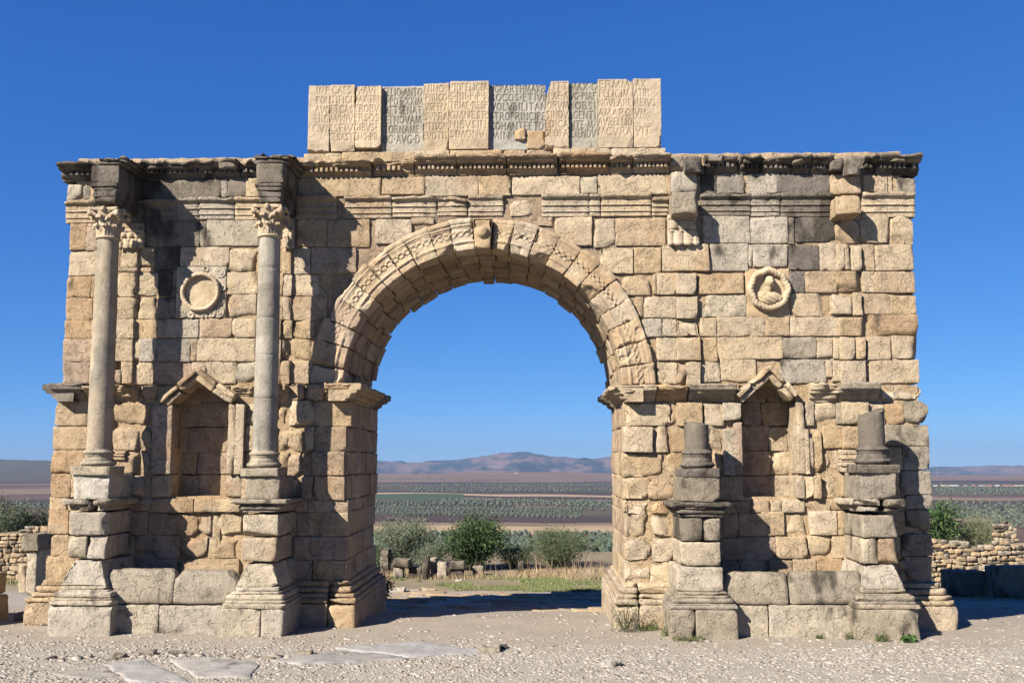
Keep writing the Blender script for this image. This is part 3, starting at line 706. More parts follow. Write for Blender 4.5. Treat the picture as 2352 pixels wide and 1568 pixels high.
slab(50, 98, 186, 516, 'l', .0); slab(187, 96, 344, 512, 'l', -.02); slab(346, 106, 512, 492, 'l', -.055, cut=[((ZP(13, 505, 470, YA)[0], YA, ZP(13, 505, 470, YA)[2]), (1, 0, -.8))])
slab(512, 96, 776, 510, 'm', .06, chips=0); slab(776, 82, 934, 507, 'l', -.01); slab(936, 76, 1184, 500, 'l', -.055)
slab(1184, 90, 1540, 496, 'm', .06, chips=0); slab(1538, 72, 1686, 492, 'l', -.03, cut=[((ZP(13, 1560, 280, YA)[0] + .02, YA, ZP(13, 1585, 110, YA)[2]), (-1, 0, .28))]); slab(1688, 78, 1869, 492, 'm', .05, chips=0)
slab(1870, 60, 2090, 489, 'l', -.02); slab(2092, 56, 2266, 486, 'l', -.01)
mb = MB(); X0, X1, Z0, Z1 = zrect(13, 1345, 365, 1415, 440, YA)
rbox(mb, (X0, YA - .03, Z0), (X1, YA + .2, Z1), 't', r=.03, amp=.02, res=.03, chips=4, chip_d=.08); mb.build('inscription_fragment', M_CARVE, attic)
mb = MB(); X0, X1, Z0, Z1 = zrect(13, 1425, 380, 1540, 492, YA)
rbox(mb, (X0, YA + .02, Z0), (X1, YA + .3, Z1), 't', r=.02, amp=.012, res=.03, chips=2); mb.build('inscription_fragment', M_CARVE, attic)
mb = MB(); X0, X1, Z0, Z1 = zrect(13, 60, 130, 2255, 500, YA)
rbox(mb, (X0, YA + .12, Z0), (X1, YA + 1.0, Z1 - .05), 'g', r=.03, amp=.02, res=.2); mb.build('attic_core', M_STONE, attic)

# ------------------------------------------------------------------ niches
def niche(kind):
    nich = bpy.data.objects.new('niche', None); COL.objects.link(nich); nich.parent = arch
    YB = .62
    if kind == 0:
        k = 2
        mb = MB(); blocks(mb, k, '''1375 800 1590 995 k;1580 800 1800 995 k;1375 1000 1480 1190 k;1475 1000 1590 1190 k;1585 1000 1800 1190 k;1375 1190 1540 1365 k;1535 1190 1800 1365 k;1330 690 1580 805 k;1575 690 1830 805 k;1420 600 1700 700 k;1335 1368 1560 1548 k;1556 1368 1785 1548 t''', YB)
        mb.build('back_wall', M_STONE, nich)
        mb = MB(); blocks(mb, k, '''1190 815 1340 1362 k''', LOW - .1, t=.6); mb.build('jamb', M_STONE, nich)
        mb = MB(); blocks(mb, k, '''1787 815 1840 1362 l;1840 815 1905 1362 l''', LOW - .1, t=.6); mb.build('jamb', M_STONE, nich)
        rk = [((1240, 772), (1520, 528), (1335, 808), 't'), ((1838, 740), (1535, 528), (1790, 780), 'l')]
        dk = [(1250, 790, 1420, 660), (1420, 650, 1540, 560)]
    else:
        k = 8
        mb = MB(); blocks(mb, 11, '''-60 800 95 975 k;95 797 370 985 t;-60 985 155 1175 k;155 985 300 1178 l;300 1005 372 1180 l;-60 1180 175 1370 k;175 1182 372 1370 lC;-60 1375 175 1560 k;170 1375 372 1560 l;-30 690 140 795 k;138 685 360 795 k;20 620 300 690 k''', YB)
        mb.build('back_wall', M_STONE, nich)
        mb = MB(); blocks(mb, 8, '''1757 1010 1840 1375 p;1838 960 1900 1375 k''', LOW - .08, t=.6); mb.build('jamb', M_STONE, nich)
        mb = MB(); blocks(mb, 11, '''375 800 437 1362 l;440 1015 475 1362 l;470 1030 505 1362 lC;505 998 575 1362 tbC;375 1380 440 1555 l;440 1380 515 1560 lC;515 1375 575 1560 t''', LOW - .1, t=.6); mb.build('jamb', M_STONE, nich)
        rk = [((1855, 735), (2095, 520), (1893, 782), 'l'), ((11, 395, 735), (11, 175, 500), (11, 385, 800), 'l')]
    # raking slabs of the gable: outer foot, apex, inner foot
    mb = None
    for (a, b, c, col) in rk:
        kk = k
        if len(a) == 3: kk = a[0]; a, b, c = a[1:], b[1:], c[1:]
        Y = LOW - .22
        A, B, C = ZP(kk, *a, Y), ZP(kk, *b, Y), ZP(kk, *c, Y)
        d = B - A; Ln = np.linalg.norm(d); d /= Ln
        nrm = np.array([d[2], 0, -d[0]])
        if nrm[2] > 0: nrm = -nrm
        th = .20
        up = -nrm
        sgn = 1 if d[0] > 0 else -1
        mb = MB()
        parts = [(-.02, .45 * Ln), (.46 * Ln, Ln)] if kind == 0 else [(0, .42 * Ln), (.43 * Ln, Ln)]
        for (s0, s1) in parts:
            for (t0, t1, ex) in ((0, .11, 0), (.105, .235, .07)):
                def fn(p, A=A, d=d, nrm=nrm, Y=Y):
                    q = A[None, :] + p[:, :1] * d + p[:, 2:] * nrm
                    q[:, 1] = Y + p[:, 1]; return q
                rbox(mb, (s0, ex, t0), (s1 - .005, .62, t1), col, r=.03, amp=.012, res=.06, fn=fn, chips=3, chip_d=.07)
        mb.build('gable_slab', M_STONE, nich)
niche(0); niche(1)

# ------------------------------------------------------------------ medallions
def heightgrid(mb, cx, cz, Rx, Rz, Y, hfun, mask, col, res=.016):
    xs = np.arange(-Rx, Rx + res, res); zs = np.arange(-Rz, Rz + res, res)
    gx, gz = np.meshgrid(xs, zs, indexing='ij'); h = hfun(gx, gz)
    v = np.stack([cx + gx, Y - h, cz + gz], -1)
    i = np.arange(gx.size).reshape(gx.shape); ok = mask(gx, gz)
    q = np.stack([i[:-1, :-1], i[1:, :-1], i[1:, 1:], i[:-1, 1:]], -1)
    keep = ok[:-1, :-1] & ok[1:, :-1] & ok[1:, 1:] & ok[:-1, 1:]
    vv = v.reshape(-1, 3); mb.add(vv, q[keep], tint(vv, col))
def medallion_left():
    k = 1
    me = bpy.data.objects.new('medallion', None); COL.objects.link(me); me.parent = arch
    X0, X1, Z0, Z1 = zrect(k, 1382, 1112, 1775, 1510, UP)
    cx, cz = ZP(k, 1580, 1312, UP)[[0, 2]]
    mb = MB()
    def sp(p):
        h = np.zeros(len(p))
        for sx in (-1, 1):
            for sz in (-1, 1):
                qx = (p[:, 0] - cx) * sx - .42; qz = (p[:, 2] - cz) * sz - .44
                r = np.hypot(qx, qz); th = np.arctan2(qz, qx)
                h += .035 * sstep(.15, .12, r) * (.5 + .5 * np.cos(2 * math.pi * (r / .055) - th))
        for qx, qz in ((.1, -.55), (.28, -.5), (-.2, -.52), (.5, .1), (.46, -.2), (.1, .53)):
            r = np.hypot(p[:, 0] - cx - qx, p[:, 2] - cz - qz)
            h += .03 * np.exp(-((r - .05) / .018) ** 2)
        return h
    rbox(mb, (X0, UP - .02, Z0), (X1, UP + .4, (Z0 + Z1) / 2 - .0), 'p', r=.015, amp=.006, res=(.017, .2, .017), hf=sp, jit=.004, skip=((1, 1),))
    rbox(mb, (X0, UP - .02, (Z0 + Z1) / 2 + .006), (X1, UP + .4, Z1), 'p', r=.015, amp=.006, res=(.017, .2, .017), hf=sp, jit=.004, skip=((1, 1),))
    mb.build('panel', M_CARVE, me)
    mb = MB()
    wreath(mb, cx, cz, .40, .050, UP - .1, 'l', 64)
    mb.build('wreath', M_CARVE, me)
    mb = MB()
    heightgrid(mb, cx, cz, .4, .4, UP - .03, lambda x, z: .012 * fbm(np.stack([x + 3, z, x * 0], -1).reshape(-1, 3), 6, 3).reshape(x.shape), lambda x, z: np.hypot(x, z) < .38, 'l')
    mb.build('disc', M_CARVE, me)
def wreath(mb, cx, cz, R, r, Y, col, n, octo=0, seed=1):
    th = np.linspace(0, 2 * math.pi, n * 3, endpoint=False); ph = np.linspace(0, 2 * math.pi, 14, endpoint=False)
    T, Ph = np.meshgrid(th, ph, indexing='ij')
    RR = R * (1 + octo * np.cos(8 * T) * .5)
    q = np.stack([np.cos(T) * R, np.sin(T) * R, Ph], -1).reshape(-1, 3)
    bump = 1 + .05 * np.sin(T * 30 + 2 * Ph) + .40 * fbm(q, 5, 3, seed).reshape(T.shape)
    rr = r * bump
    x = (RR + rr * np.cos(Ph)) * np.cos(T); z = (RR + rr * np.cos(Ph)) * np.sin(T); y = -rr * 1.25 * np.sin(Ph)
    v = np.stack([cx + x, Y + y + .02, cz + z], -1).reshape(-1, 3)
    N, M_ = T.shape; i = np.arange(N * M_).reshape(N, M_)
    f = np.stack([i, np.roll(i, -1, 0), np.roll(np.roll(i, -1, 0), -1, 1), np.roll(i, -1, 1)], -1).reshape(-1, 4)
    mb.add(v, f, tint(v, col))
medallion_left()
def medallion_right():
    me = bpy.data.objects.new('medallion', None); COL.objects.link(me); me.parent = arch
    cx, cz = zu(10, 152, 1292); c = P(cx, cz, UP); cx, cz = c[0], c[2]
    mb = MB(); X0, X1, Z0, Z1 = zrect(7, 1930, 1130, 2275, 1505, UP)
    rbox(mb, (X0 - .0, UP + .02, Z0), (X1, UP + .4, Z1), 't', r=.02, amp=.012, res=.06, skip=((1, 1),)); mb.build('panel', M_CARVE, me)
    mb = MB(); wreath(mb, cx, cz, .405, .075, UP - .09, 'l', 64, .05, 5); mb.build('wreath', M_CARVE, me)
    def bust(x, z):
        def ell(ex, ez, rx, rz, hh): return hh * np.sqrt(np.clip(1 - ((x - ex) / rx) ** 2 - ((z - ez) / rz) ** 2, 0, 1))
        h = np.zeros_like(x)
        body = ell(.02, -.21, .27, .17, .19); sh = ell(-.12, -.15, .13, .12, .15); arm = ell(.2, -.22, .12, .1, .15)
        neck = ell(.0, .02, .07, .12, .14); head = ell(.02, .16, .105, .14, .24); hair = ell(-.0, .24, .085, .06, .15)
        nose = ell(.035, .14, .02, .04, .255)
        h = np.maximum.reduce([body, sh, arm, neck, head, hair, nose])
        fold = .009 * np.cos((x * .5 + z - .3 * x * x) * 70) * sstep(.02, .1, np.maximum(body, arm)) * (z < -.06)
        h = h + fold - .02 * np.exp(-(((x - .03) / .03) ** 2 + ((z - .17) / .012) ** 2))
        h += .01 * fbm(np.stack([x, z, x * 0 + 2], -1).reshape(-1, 3), 12, 3).reshape(x.shape)
        return h
    mb = MB(); heightgrid(mb, cx, cz, .42, .42, UP - .02, bust, lambda x, z: np.hypot(x, z) < .40, 'l', .013); mb.build('bust', M_CARVE, me)
medallion_right()

# ------------------------------------------------------------------ columns and pedestals
def lathe(mb, cx, cy, prof, col, seg=40, amp=.004, nsc=6, tintf=None, cut=None):
    prof = np.array(prof, float); n = len(prof)
    th = np.linspace(0, 2 * math.pi, seg, endpoint=False)
    v = np.stack([cx + prof[:, 0][:, None] * np.cos(th), cy + prof[:, 0][:, None] * np.sin(th), np.repeat(prof[:, 1][:, None], seg, 1)], -1)
    nn = np.stack([np.cos(th), np.sin(th), th * 0], -1)[None]
    d = amp * fbm(v.reshape(-1, 3), nsc, 3).reshape(n, seg) * (prof[:, 0][:, None] > .01)
    v = v + nn * d[..., None]
    vv = v.reshape(-1, 3)
    if cut is not None:
        c, m_ = cut; m_ = np.array(m_, float); m_ /= np.linalg.norm(m_)
        s = np.maximum((vv - np.array(c)) @ m_ - .03 * fbm(vv, 9, 2), 0); vv = vv - s[:, None] * m_
    i = np.arange(n * seg).reshape(n, seg)
    f = np.stack([i[:-1], np.roll(i[:-1], -1, 1), np.roll(i[1:], -1, 1), i[1:]], -1).reshape(-1, 4)
    mb.add(vv, f, tint(vv, col) if tintf is None else tintf(vv))
PC = .985           # column axis stands this far in front of the wall
def col_tint(kind):
    def f(v):
        if kind == 'left':
            c = np.array((.50, .41, .295)); g = np.array((.31, .28, .225))
            m = sstep(-.15, .35, fbm(v * np.array([1, 1, .35]), 2.2, 4, 5))[:, None]
            o = c * (1 - m) + g * m
            ve = np.abs(fbm(v * np.array([1, 1, .6]), 4.5, 3, 8)) < .035
            o[ve] *= .84
            st = sstep(.1, .5, fbm(v * np.array([3, 3, .5]), 2.0, 3, 15))[:, None] * .45
            o = o * (1 - st) + np.array((.25, .23, .19)) * st
            return o
        if kind == 'white':
            o = np.array((.46, .415, .335)) * (1 + .16 * fbm(v * np.array([1, 1, .5]), 3, 4, 5))[:, None]
            dr = np.floor((v[:, 2] - .3) / 1.15).astype(int) % 2
            o = o * np.where(dr == 0, 1.0, .80)[:, None]
            st = sstep(.12, .5, fbm(v * np.array([4, 4, .4]), 1.8, 4, 25))[:, None] * .6
            return o * (1 - st) + np.array((.20, .19, .17)) * st
        o = np.array((.20, .172, .135)) * (1 + .25 * fbm(v * np.array([1, 1, .5]), 4, 4, 5))[:, None]
        st = sstep(.25, .5, fbm(v * np.array([6, 6, .4]), 2.2, 3, 35))[:, None] * .5
        return o * (1 - st) + np.array((.38, .32, .24)) * st
    return f
def leaf(mb, cx, cy, ang, r0, z0, h, w, out, col, lobes=3):
    """one curling acanthus leaf on the bell of a capital"""
    nu, nv = 9, 12
    s = np.linspace(-1, 1, nu); t = np.linspace(0, 1, nv)
    S, T = np.meshgrid(s, t, indexing='ij')
    wid = w * (1 - .45 * T ** 2.2) * (1 + .10 * np.sin(T * lobes * 2 * math.pi))
    tt = np.clip(T, 0, 1)
    zc = h * np.where(tt < .8, tt / .8 * 1.0, 1.0 - ((tt - .8) / .2) ** 2 * .22)
    ro = .025 + .02 * tt + out * sstep(.5, 1, tt)
    ro = ro + .012 * np.cos(S * math.pi * 2.5) - .03 * np.abs(S) ** 2
    a = ang + S * wid / (r0 + .05)
    r = r0 + ro
    v = np.stack([cx + r * np.cos(a), cy + r * np.sin(a), z0 + zc], -1).reshape(-1, 3)
    v2 = np.stack([cx + (r - .035) * np.cos(a), cy + (r - .035) * np.sin(a), z0 + zc - .01], -1).reshape(-1, 3)
    i = np.arange(nu * nv).reshape(nu, nv); f = np.stack([i[:-1, :-1], i[1:, :-1], i[1:, 1:], i[:-1, 1:]], -1).reshape(-1, 4)
    n = nu * nv
    mb.add(np.concatenate([v, v2]), np.concatenate([f, f[:, ::-1] + n]), tint(np.concatenate([v, v2]), col))
    rim = list(i[:, -1]) ; lft = list(i[0, :]); rgt = list(i[-1, :])
    for ln in (rim, lft, rgt):
        vv = np.concatenate([v[ln], v2[ln]]); m = len(ln)
        mb.add(vv, [[j, j + 1, m + j + 1, m + j] for j in range(m - 1)], tint(vv, col))
def capital(parent, cx, z0, z1, r, col):
    cy = -PC; h = z1 - z0
    mb = MB()
    lathe(mb, cx, cy, [(r * .98, z0 - .02), (r * 1.0, z0 + .02), (r * 1.0, z0 + .35 * h), (r * 1.12, z0 + .62 * h), (r * 1.38, z0 + .84 * h), (r * 1.4, z0 + .86 * h), (.01, z0 + .87 * h)], col, 36)
    for j in range(8):
        if (j * 5 + int(cx * 7)) % 9: leaf(mb, cx, cy, j * math.pi / 4 + .1, r, z0 + .0, h * .40, .095, .075, col)
    for j in range(8):
        leaf(mb, cx, cy, j * math.pi / 4 + math.pi / 8 + .1, r * 1.0, z0 + .12, h * .62 - .12 + .06, .09, .10, col)
    # corner volutes and central flower under the abacus
    for j in range(4):
        a = math.pi / 4 + j * math.pi / 2
        for sgn in (-1, 1):
            for q in range(14):
                t0 = q / 13
                aa = a + sgn * (.62 * (1 - t0)); rr = r * 1.1 + (.17) * t0 ** 1.5; z = z0 + h * (.55 + .27 * t0)
                c = np.array([cx + rr * math.cos(aa), cy + rr * math.sin(aa), z]); s = .028 + .012 * t0
                rbox(mb, c - s, c + s, col, r=s * .8, amp=.004, res=.05, jit=.004)
        c = np.array([cx + (r * 1.1 + .165) * math.cos(a), cy + (r * 1.1 + .165) * math.sin(a), z0 + h * .755]); s = np.array([.055, .055, .06])
        rbox(mb, c - s, c + s, col, r=.045, amp=.006, res=.03, jit=.006)
        a2 = j * math.pi / 2
        c = np.array([cx + r * 1.36 * math.cos(a2), cy + r * 1.36 * math.sin(a2), z0 + h * .92]); s = np.array([.055, .055, .06]); rbox(mb, c - s, c + s, col, r=.045, amp=.008, res=.03)
    # abacus with hollowed sides
    hw = r * 1.52
    def fn(p):
        q = p.copy(); lx, ly = (p[:, 0] - cx) / hw, (p[:, 1] - cy) / hw
        q[:, 0] = cx + (p[:, 0] - cx) * (1 - .16 * np.abs(lx) * np.clip(1 - ly * ly, 0, 1)); q[:, 1] = cy + (p[:, 1] - cy) * (1 - .16 * np.abs(ly) * np.clip(1 - lx * lx, 0, 1)); return q
    rbox(mb, (cx - hw, cy - hw, z0 + .86 * h), (cx + hw, cy + hw, z1), col, r=.025, amp=.008, res=.05, fn=fn, chips=2, chip_d=.06)
    mb.build('capital', M_CARVE, parent)
def torus_prof(r0, z0, z1, bulge, n=8):
    return [(r0 + bulge * math.sin(math.pi * i / n), z0 + (z1 - z0) * i / n) for i in range(n + 1)]
PX = lambda u, v, Y: float(P(u, v, Y)[0])
def pedestal(spec):
    """dimensions read off the photograph: x range of die and plinth, heights of the courses (v)"""
    (dx0, dx1, px0, px1, vb, vp, vm, vt, courses, vcap, vdie0, vdie1, cols, capfull) = spec[:14]
    ped = bpy.data.objects.new('pedestal', None); COL.objects.link(ped); ped.parent = arch
    YD = -PC - (dx1 - dx0) / 2; YPn = YD - (px1 - px0 - (dx1 - dx0)) / 2
    z = lambda v, Y: P(1239, v, Y)[2]
    zb, zp, zm, zt = -.15, z(vp, YPn), z(vm, YPn + .1), z(vt, YD)
    mb = MB()
    xm = px0 + (px1 - px0) * spec[14] if len(spec) > 14 else None
    if xm:
        rbox(mb, (px0, YPn, zb), (xm - .008, LOW, zp), cols[0], r=.03, amp=.012, chips=2); rbox(mb, (xm + .008, YPn, zb), (px1, LOW, zp), cols[0], r=.03, amp=.012, chips=2)
    else: rbox(mb, (px0, YPn, zb), (px1, LOW, zp), cols[0], r=.03, amp=.012, chips=3, chip_d=.12)
    mb.build('plinth', M_STONE, ped)
    mb = MB(); H_ = zm - zp; fl = (px0 - dx0)
    fr = px1 - dx1; ff = YD - YPn
    for (t0, t1, q, rr) in ((0, .24, 1.03, .03), (.24, .36, .88, .02), (.36, .68, .80, .07), (.68, .80, .5, .02), (.80, 1.0, .30, .03)):
        rbox(mb, (dx0 + fl * q, YD - ff * q, zp + H_ * t0), (dx1 + fr * q, LOW, zp + H_ * t1 + .004), cols[0], r=rr, amp=.012, chips=3, chip_d=.06)
    mb.build('base_moulding', M_STONE, ped)
    mb = MB()
    # the lowest die block is worn to a taper
    z1 = zt; cut_ = [((dx1 - .02, YD, zm + (z1 - zm) * .45), (1, -.15, .42)), ((dx0 + .02, YD, zm + (z1 - zm) * .5), (-1, -.1, .42)), (((dx0 + dx1) / 2, YD + .02, zm + .6 * (z1 - zm)), (0, -1, .3))]
    if cols[1] == 'R': cut_ = []
    rbox(mb, (dx0 - .10, YD - .06, zm), (dx1 + .12 if cols[1] != 'R' else dx1 + .02, LOW, z1), 'p', r=.04, amp=.014, cut=cut_, chips=2)
    for (va, vb_, splits, cc) in courses:
        za, zb_ = z(va, YD), z(vb_, YD)
        xs = [dx0] + [dx0 + (dx1 - dx0) * s for s in splits] + [dx1]
        for i in range(len(xs) - 1):
            rbox(mb, (xs[i] + .006, YD + RNG.uniform(-.01, .02), zb_), (xs[i + 1] - .006, LOW, za - .01), cc[i % len(cc)], r=.035, amp=.014, chips=2, chip_d=.1)
    mb.build('die', M_STONE, ped)
    zc0, zc1 = z(vcap[0], YD - .15), z(vcap[1], YD - .15)
    mb = MB(); hh = zc0 - zc1
    for (t0, t1, q, rr) in ((0, .22, .03, .02), (.2, .55, .09, .05), (.55, .68, .14, .02), (.66, 1.0, .21, .03)) if capfull == 2 else ((0, .5, .05, .04), (.42, 1.0, .17, .05)):
        if capfull == 2:
            rbox(mb, (dx0 - q, YD - q * .8, zc1 + hh * t0), (dx1 + q, LOW, zc1 + hh * t1), cols[2], r=rr, amp=.012, chips=2, chip_d=.07)
        else:        # broken cap: left and right remnants
            xa, xb = (dx0 - q, dx0 + .55 * (dx1 - dx0)), (dx1 - .35 * (dx1 - dx0), dx1 + q)
            rbox(mb, (xa[0], YD - q * .3, zc1 + hh * t0), (xa[1], LOW, zc1 + hh * t1), 'p' if capfull == 0 else cols[2], r=rr, amp=.02, rough=.03, chips=3, chip_d=.14)
            rbox(mb, (xb[0], YD - q + .05, zc1 + hh * t0), (xb[1], LOW, zc1 + hh * t1), cols[2], r=rr, amp=.015, rough=.02, chips=3, chip_d=.12)
    mb.build('cap_moulding', M_STONE, ped)
    z0, z1 = z(vdie0, YD), z(vdie1, YD)
    mb = MB(); rbox(mb, (dx0 + .03, YD + .03, z0), (dx1 - .0, LOW, z1), cols[3], r=.025, amp=.013, chips=2, res=.05); mb.build('upper_block', M_STONE, ped)
    return YD
def column(cx, vplin, vbase, vshaft, vtop, vcapt, r, kind, bcol, drums, stub=None, capcol='l'):
    col = bpy.data.objects.new('column', None); COL.objects.link(col); col.parent = arch
    cy = -PC; z = lambda v: P(1239, v, cy)[2]; zf = lambda v: P(1239, v, cy - .3)[2]
    zpl0, zpl1, zb1 = zf(vplin), zf(vbase), z(vshaft)
    hw = r * 1.58
    mb = MB(); rbox(mb, (cx - hw, cy - hw, zpl0 - .03), (cx + hw, cy + hw, zpl1), bcol, r=.02, amp=.008, chips=2, chip_d=.07)
    hb = zb1 - zpl1
    pr = torus_prof(r * 1.18, zpl1, zpl1 + .36 * hb, r * .26) + [(r * 1.22, zpl1 + .38 * hb), (r * 1.20, zpl1 + .42 * hb), (r * 1.08, zpl1 + .52 * hb), (r * 1.07, zpl1 + .60 * hb), (r * 1.14, zpl1 + .66 * hb), (r * 1.16, zpl1 + .69 * hb)] + torus_prof(r * 1.1, zpl1 + .70 * hb, zpl1 + .92 * hb, r * .16) + [(r * 1.08, zpl1 + .94 * hb), (r * 1.02, zb1 + .0)]
    lathe(mb, cx, cy, pr, bcol, 48, .012, 7)
    mb.build('column_base', M_STONE, col)
    if stub:
        zt = z(stub[0])
        pr = [(r, zb1 - .01 + (zt + .12 - zb1) * i / 14) for i in range(15)] + [(r * .6, zt + .12), (.0, zt + .12)]
        mb = MB(); lathe(mb, cx, cy, pr, 'd', 40, .008, 7, col_tint('dark'), cut=((cx, cy, zt), stub[1])); mb.build('shaft', M_SHAFT, col)
        return
    zt = z(vtop)
    pr = []
    N = 60
    jz = [z(v) for v in drums]
    for i in range(N + 1):
        t = i / N; zz_ = zb1 + (zt - zb1) * t
        rr = r * (1 - .13 * t ** 1.6)
        pr.append((rr, zz_))
    for j in jz:
        rr = r * (1 - .13 * ((j - zb1) / (zt - zb1)) ** 1.6)
        pr = [p for p in pr if abs(p[1] - j) > .02] + [(rr, j - .014), (rr * .975, j - .004), (rr * .975, j + .004), (rr, j + .014)]
    pr.sort(key=lambda q: q[1])
    rt = r * .87
    mb = MB(); lathe(mb, cx, cy, pr, 'p', 44, .006, 3, col_tint(kind)); mb.build('shaft', M_SHAFT, col)
    mb = MB(); lathe(mb, cx, cy, torus_prof(rt, zt - .02, zt + .06, .045) + [(rt * .95, zt + .065)], capcol, 40, .003); mb.build('necking', M_CARVE, col)
    capital(col, cx, zt + .05, z(vcapt), rt * 1.0, capcol)
PD1 = pedestal((PX(156.7, 1230, -1.38), PX(243.4, 1230, -1.38), PX(108, 1425, -1.65), PX(254, 1425, -1.65), 1451, 1395, 1350, 1290, [(1232, 1286, [.5], 'pp'), (1176, 1231, [], 'p')], (1147, 1175), 1147, 1089.5, ('p', 'T', 'g', 'w'), 1))
pedestal((PX(553.7, 1230, -1.38), PX(636.6, 1230, -1.38), PX(506.6, 1425, -1.65), PX(653.9, 1425, -1.65), 1453, 1401, 1352, 1296, [(1235, 1290, [], 'l'), (1182, 1232, [], 'pR'[:1])], (1147, 1178), 1147, 1092, ('p', 'T', 'g', 'g'), 2, .62))
pedestal((PX(1563.7, 1230, -1.38), PX(1656.5, 1230, -1.38), PX(1541, 1425, -1.65), PX(1695.5, 1425, -1.65), 1447, 1399, 1359, 1300, [(1243, 1298, [], 'p'), (1187, 1241, [.55], 'dg')], (1153, 1187), 1152, 1091, ('g', 'R', 'd', 'e'), 2, .37))
pedestal((PX(1982, 1230, -1.38), PX(2066.7, 1230, -1.38), PX(1963.8, 1425, -1.65), PX(2116, 1425, -1.65), 1437, 1395, 1353, 1294, [(1234, 1293, [.45], 'pk'), (1180, 1232, [], 'g')], (1146, 1176), 1147, 1083, ('g', 'T', 'e', 'g'), 0))
column(PX(228, 1030, -PC), 1087.5, 1071, 1031, 545, 475, .252, 'left', 'p', [])
column(PX(608, 1030, -PC), 1091, 1075, 1034, 543, 472, .252, 'white', 'g', [615, 730, 814, 915])
column(PX(1599.6, 1000, -PC), 1091, 1075, 1032, 0, 0, .252, 'dark', 'd', [], stub=(972, (.12, -.1, 1)))
column(PX(2001.5, 1000, -PC), 1083, 1066, 1024, 0, 0, .262, 'dark', 'd', [], stub=(950, (-.38, -.1, 1)))

# ------------------------------------------------------------------ projecting entablatures
def entab(k, arc, fri, cor, Y):
    en = bpy.data.objects.new('projecting_entablature', None); COL.objects.link(en); en.parent = arch
    X0, X1, Z0, Z1 = zrect(k, *arc, Y)
    mb = MB(); h = Z1 - Z0
    for (t0, t1, q) in ((0, .30, 0), (.30, .62, .02), (.62, .82, .04), (.82, 1.0, .075)):
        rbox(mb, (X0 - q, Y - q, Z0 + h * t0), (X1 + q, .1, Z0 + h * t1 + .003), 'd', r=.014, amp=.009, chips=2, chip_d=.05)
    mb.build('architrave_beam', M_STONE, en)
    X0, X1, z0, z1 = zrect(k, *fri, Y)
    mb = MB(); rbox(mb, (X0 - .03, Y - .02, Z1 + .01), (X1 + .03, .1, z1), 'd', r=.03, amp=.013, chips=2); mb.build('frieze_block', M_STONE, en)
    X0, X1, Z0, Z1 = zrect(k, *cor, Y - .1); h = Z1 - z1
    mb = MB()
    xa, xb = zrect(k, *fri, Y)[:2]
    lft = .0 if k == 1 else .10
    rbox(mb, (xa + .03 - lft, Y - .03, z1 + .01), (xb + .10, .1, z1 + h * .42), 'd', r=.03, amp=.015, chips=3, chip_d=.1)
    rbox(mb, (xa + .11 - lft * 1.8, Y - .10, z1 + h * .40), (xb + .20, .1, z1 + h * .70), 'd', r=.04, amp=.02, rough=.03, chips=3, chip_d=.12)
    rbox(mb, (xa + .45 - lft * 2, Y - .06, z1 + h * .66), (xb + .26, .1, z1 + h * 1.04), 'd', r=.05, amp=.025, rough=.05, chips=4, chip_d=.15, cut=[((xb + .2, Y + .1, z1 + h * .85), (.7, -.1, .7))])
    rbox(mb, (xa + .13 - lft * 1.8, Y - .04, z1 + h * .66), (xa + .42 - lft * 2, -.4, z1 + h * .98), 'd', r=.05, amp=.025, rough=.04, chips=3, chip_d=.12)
    for i in range(10): 
        yy = Y + .1 + i * .11
        rbox(mb, (xb + .03, yy, z1 + h * .27), (xb + .11, yy + .06, z1 + h * .44), 'd', r=.01, amp=.005, jit=.004)
    mb.build('cornice_slab', M_STONE, en)
entab(1, (738, 462, 905, 606), (730, 318, 928, 458), (775, 238, 1045, 316), -1.22)
entab(4, (68, 462, 240, 606), (50, 300, 258, 458), (38, 215, 345, 300), -1.22)
# stumps of the lost projecting entablatures on the right
st = bpy.data.objects.new('broken_entablature', None); COL.objects.link(st); st.parent = arch
def stump(k, x0, y0, x1, y1, Y, col, rough=.02, fl=0.0, **kw):
    X0, X1, Z0, Z1 = zrect(k, x0, y0, x1, y1, Y)
    mb = MB(); rbox(mb, (X0, Y, Z0), (X1, .2, Z1), col, r=.04, amp=.015, rough=rough, chips=3, chip_d=.1, **kw)
    return mb
stump(7, 1350, 520, 1562, 695, -.62, 'g').build('architrave_beam', M_STONE, st)
mb = MB(); blocks(mb, 7, '1332 545 1400 700 tRC', -.2); mb.build('architrave_beam', M_STONE, st)
stump(7, 1345, 362, 1550, 532, -.16, 'p', 0).build('frieze_block', M_STONE, st)
stump(7, 1334, 235, 1450, 352, -.12, 'g').build('cornice_slab', M_STONE, st); stump(7, 1452, 237, 1592, 368, -.42, 'd', .04).build('cornice_slab', M_STONE, st)
stump(10, 695, 540, 884, 698, -.55, 't').build('architrave_beam', M_STONE, st)
mb = MB(); blocks(mb, 10, '660 545 740 710 tRC', -.12); mb.build('architrave_beam', M_STONE, st)
stump(10, 646, 388, 880, 540, -.12, 't', 0).build('frieze_block', M_STONE, st)
stump(10, 642, 252, 752, 352, -.3, 'd', .04).build('cornice_slab', M_STONE, st); stump(10, 760, 240, 886, 386, -.42, 'e', .03).build('cornice_slab', M_STONE, st)
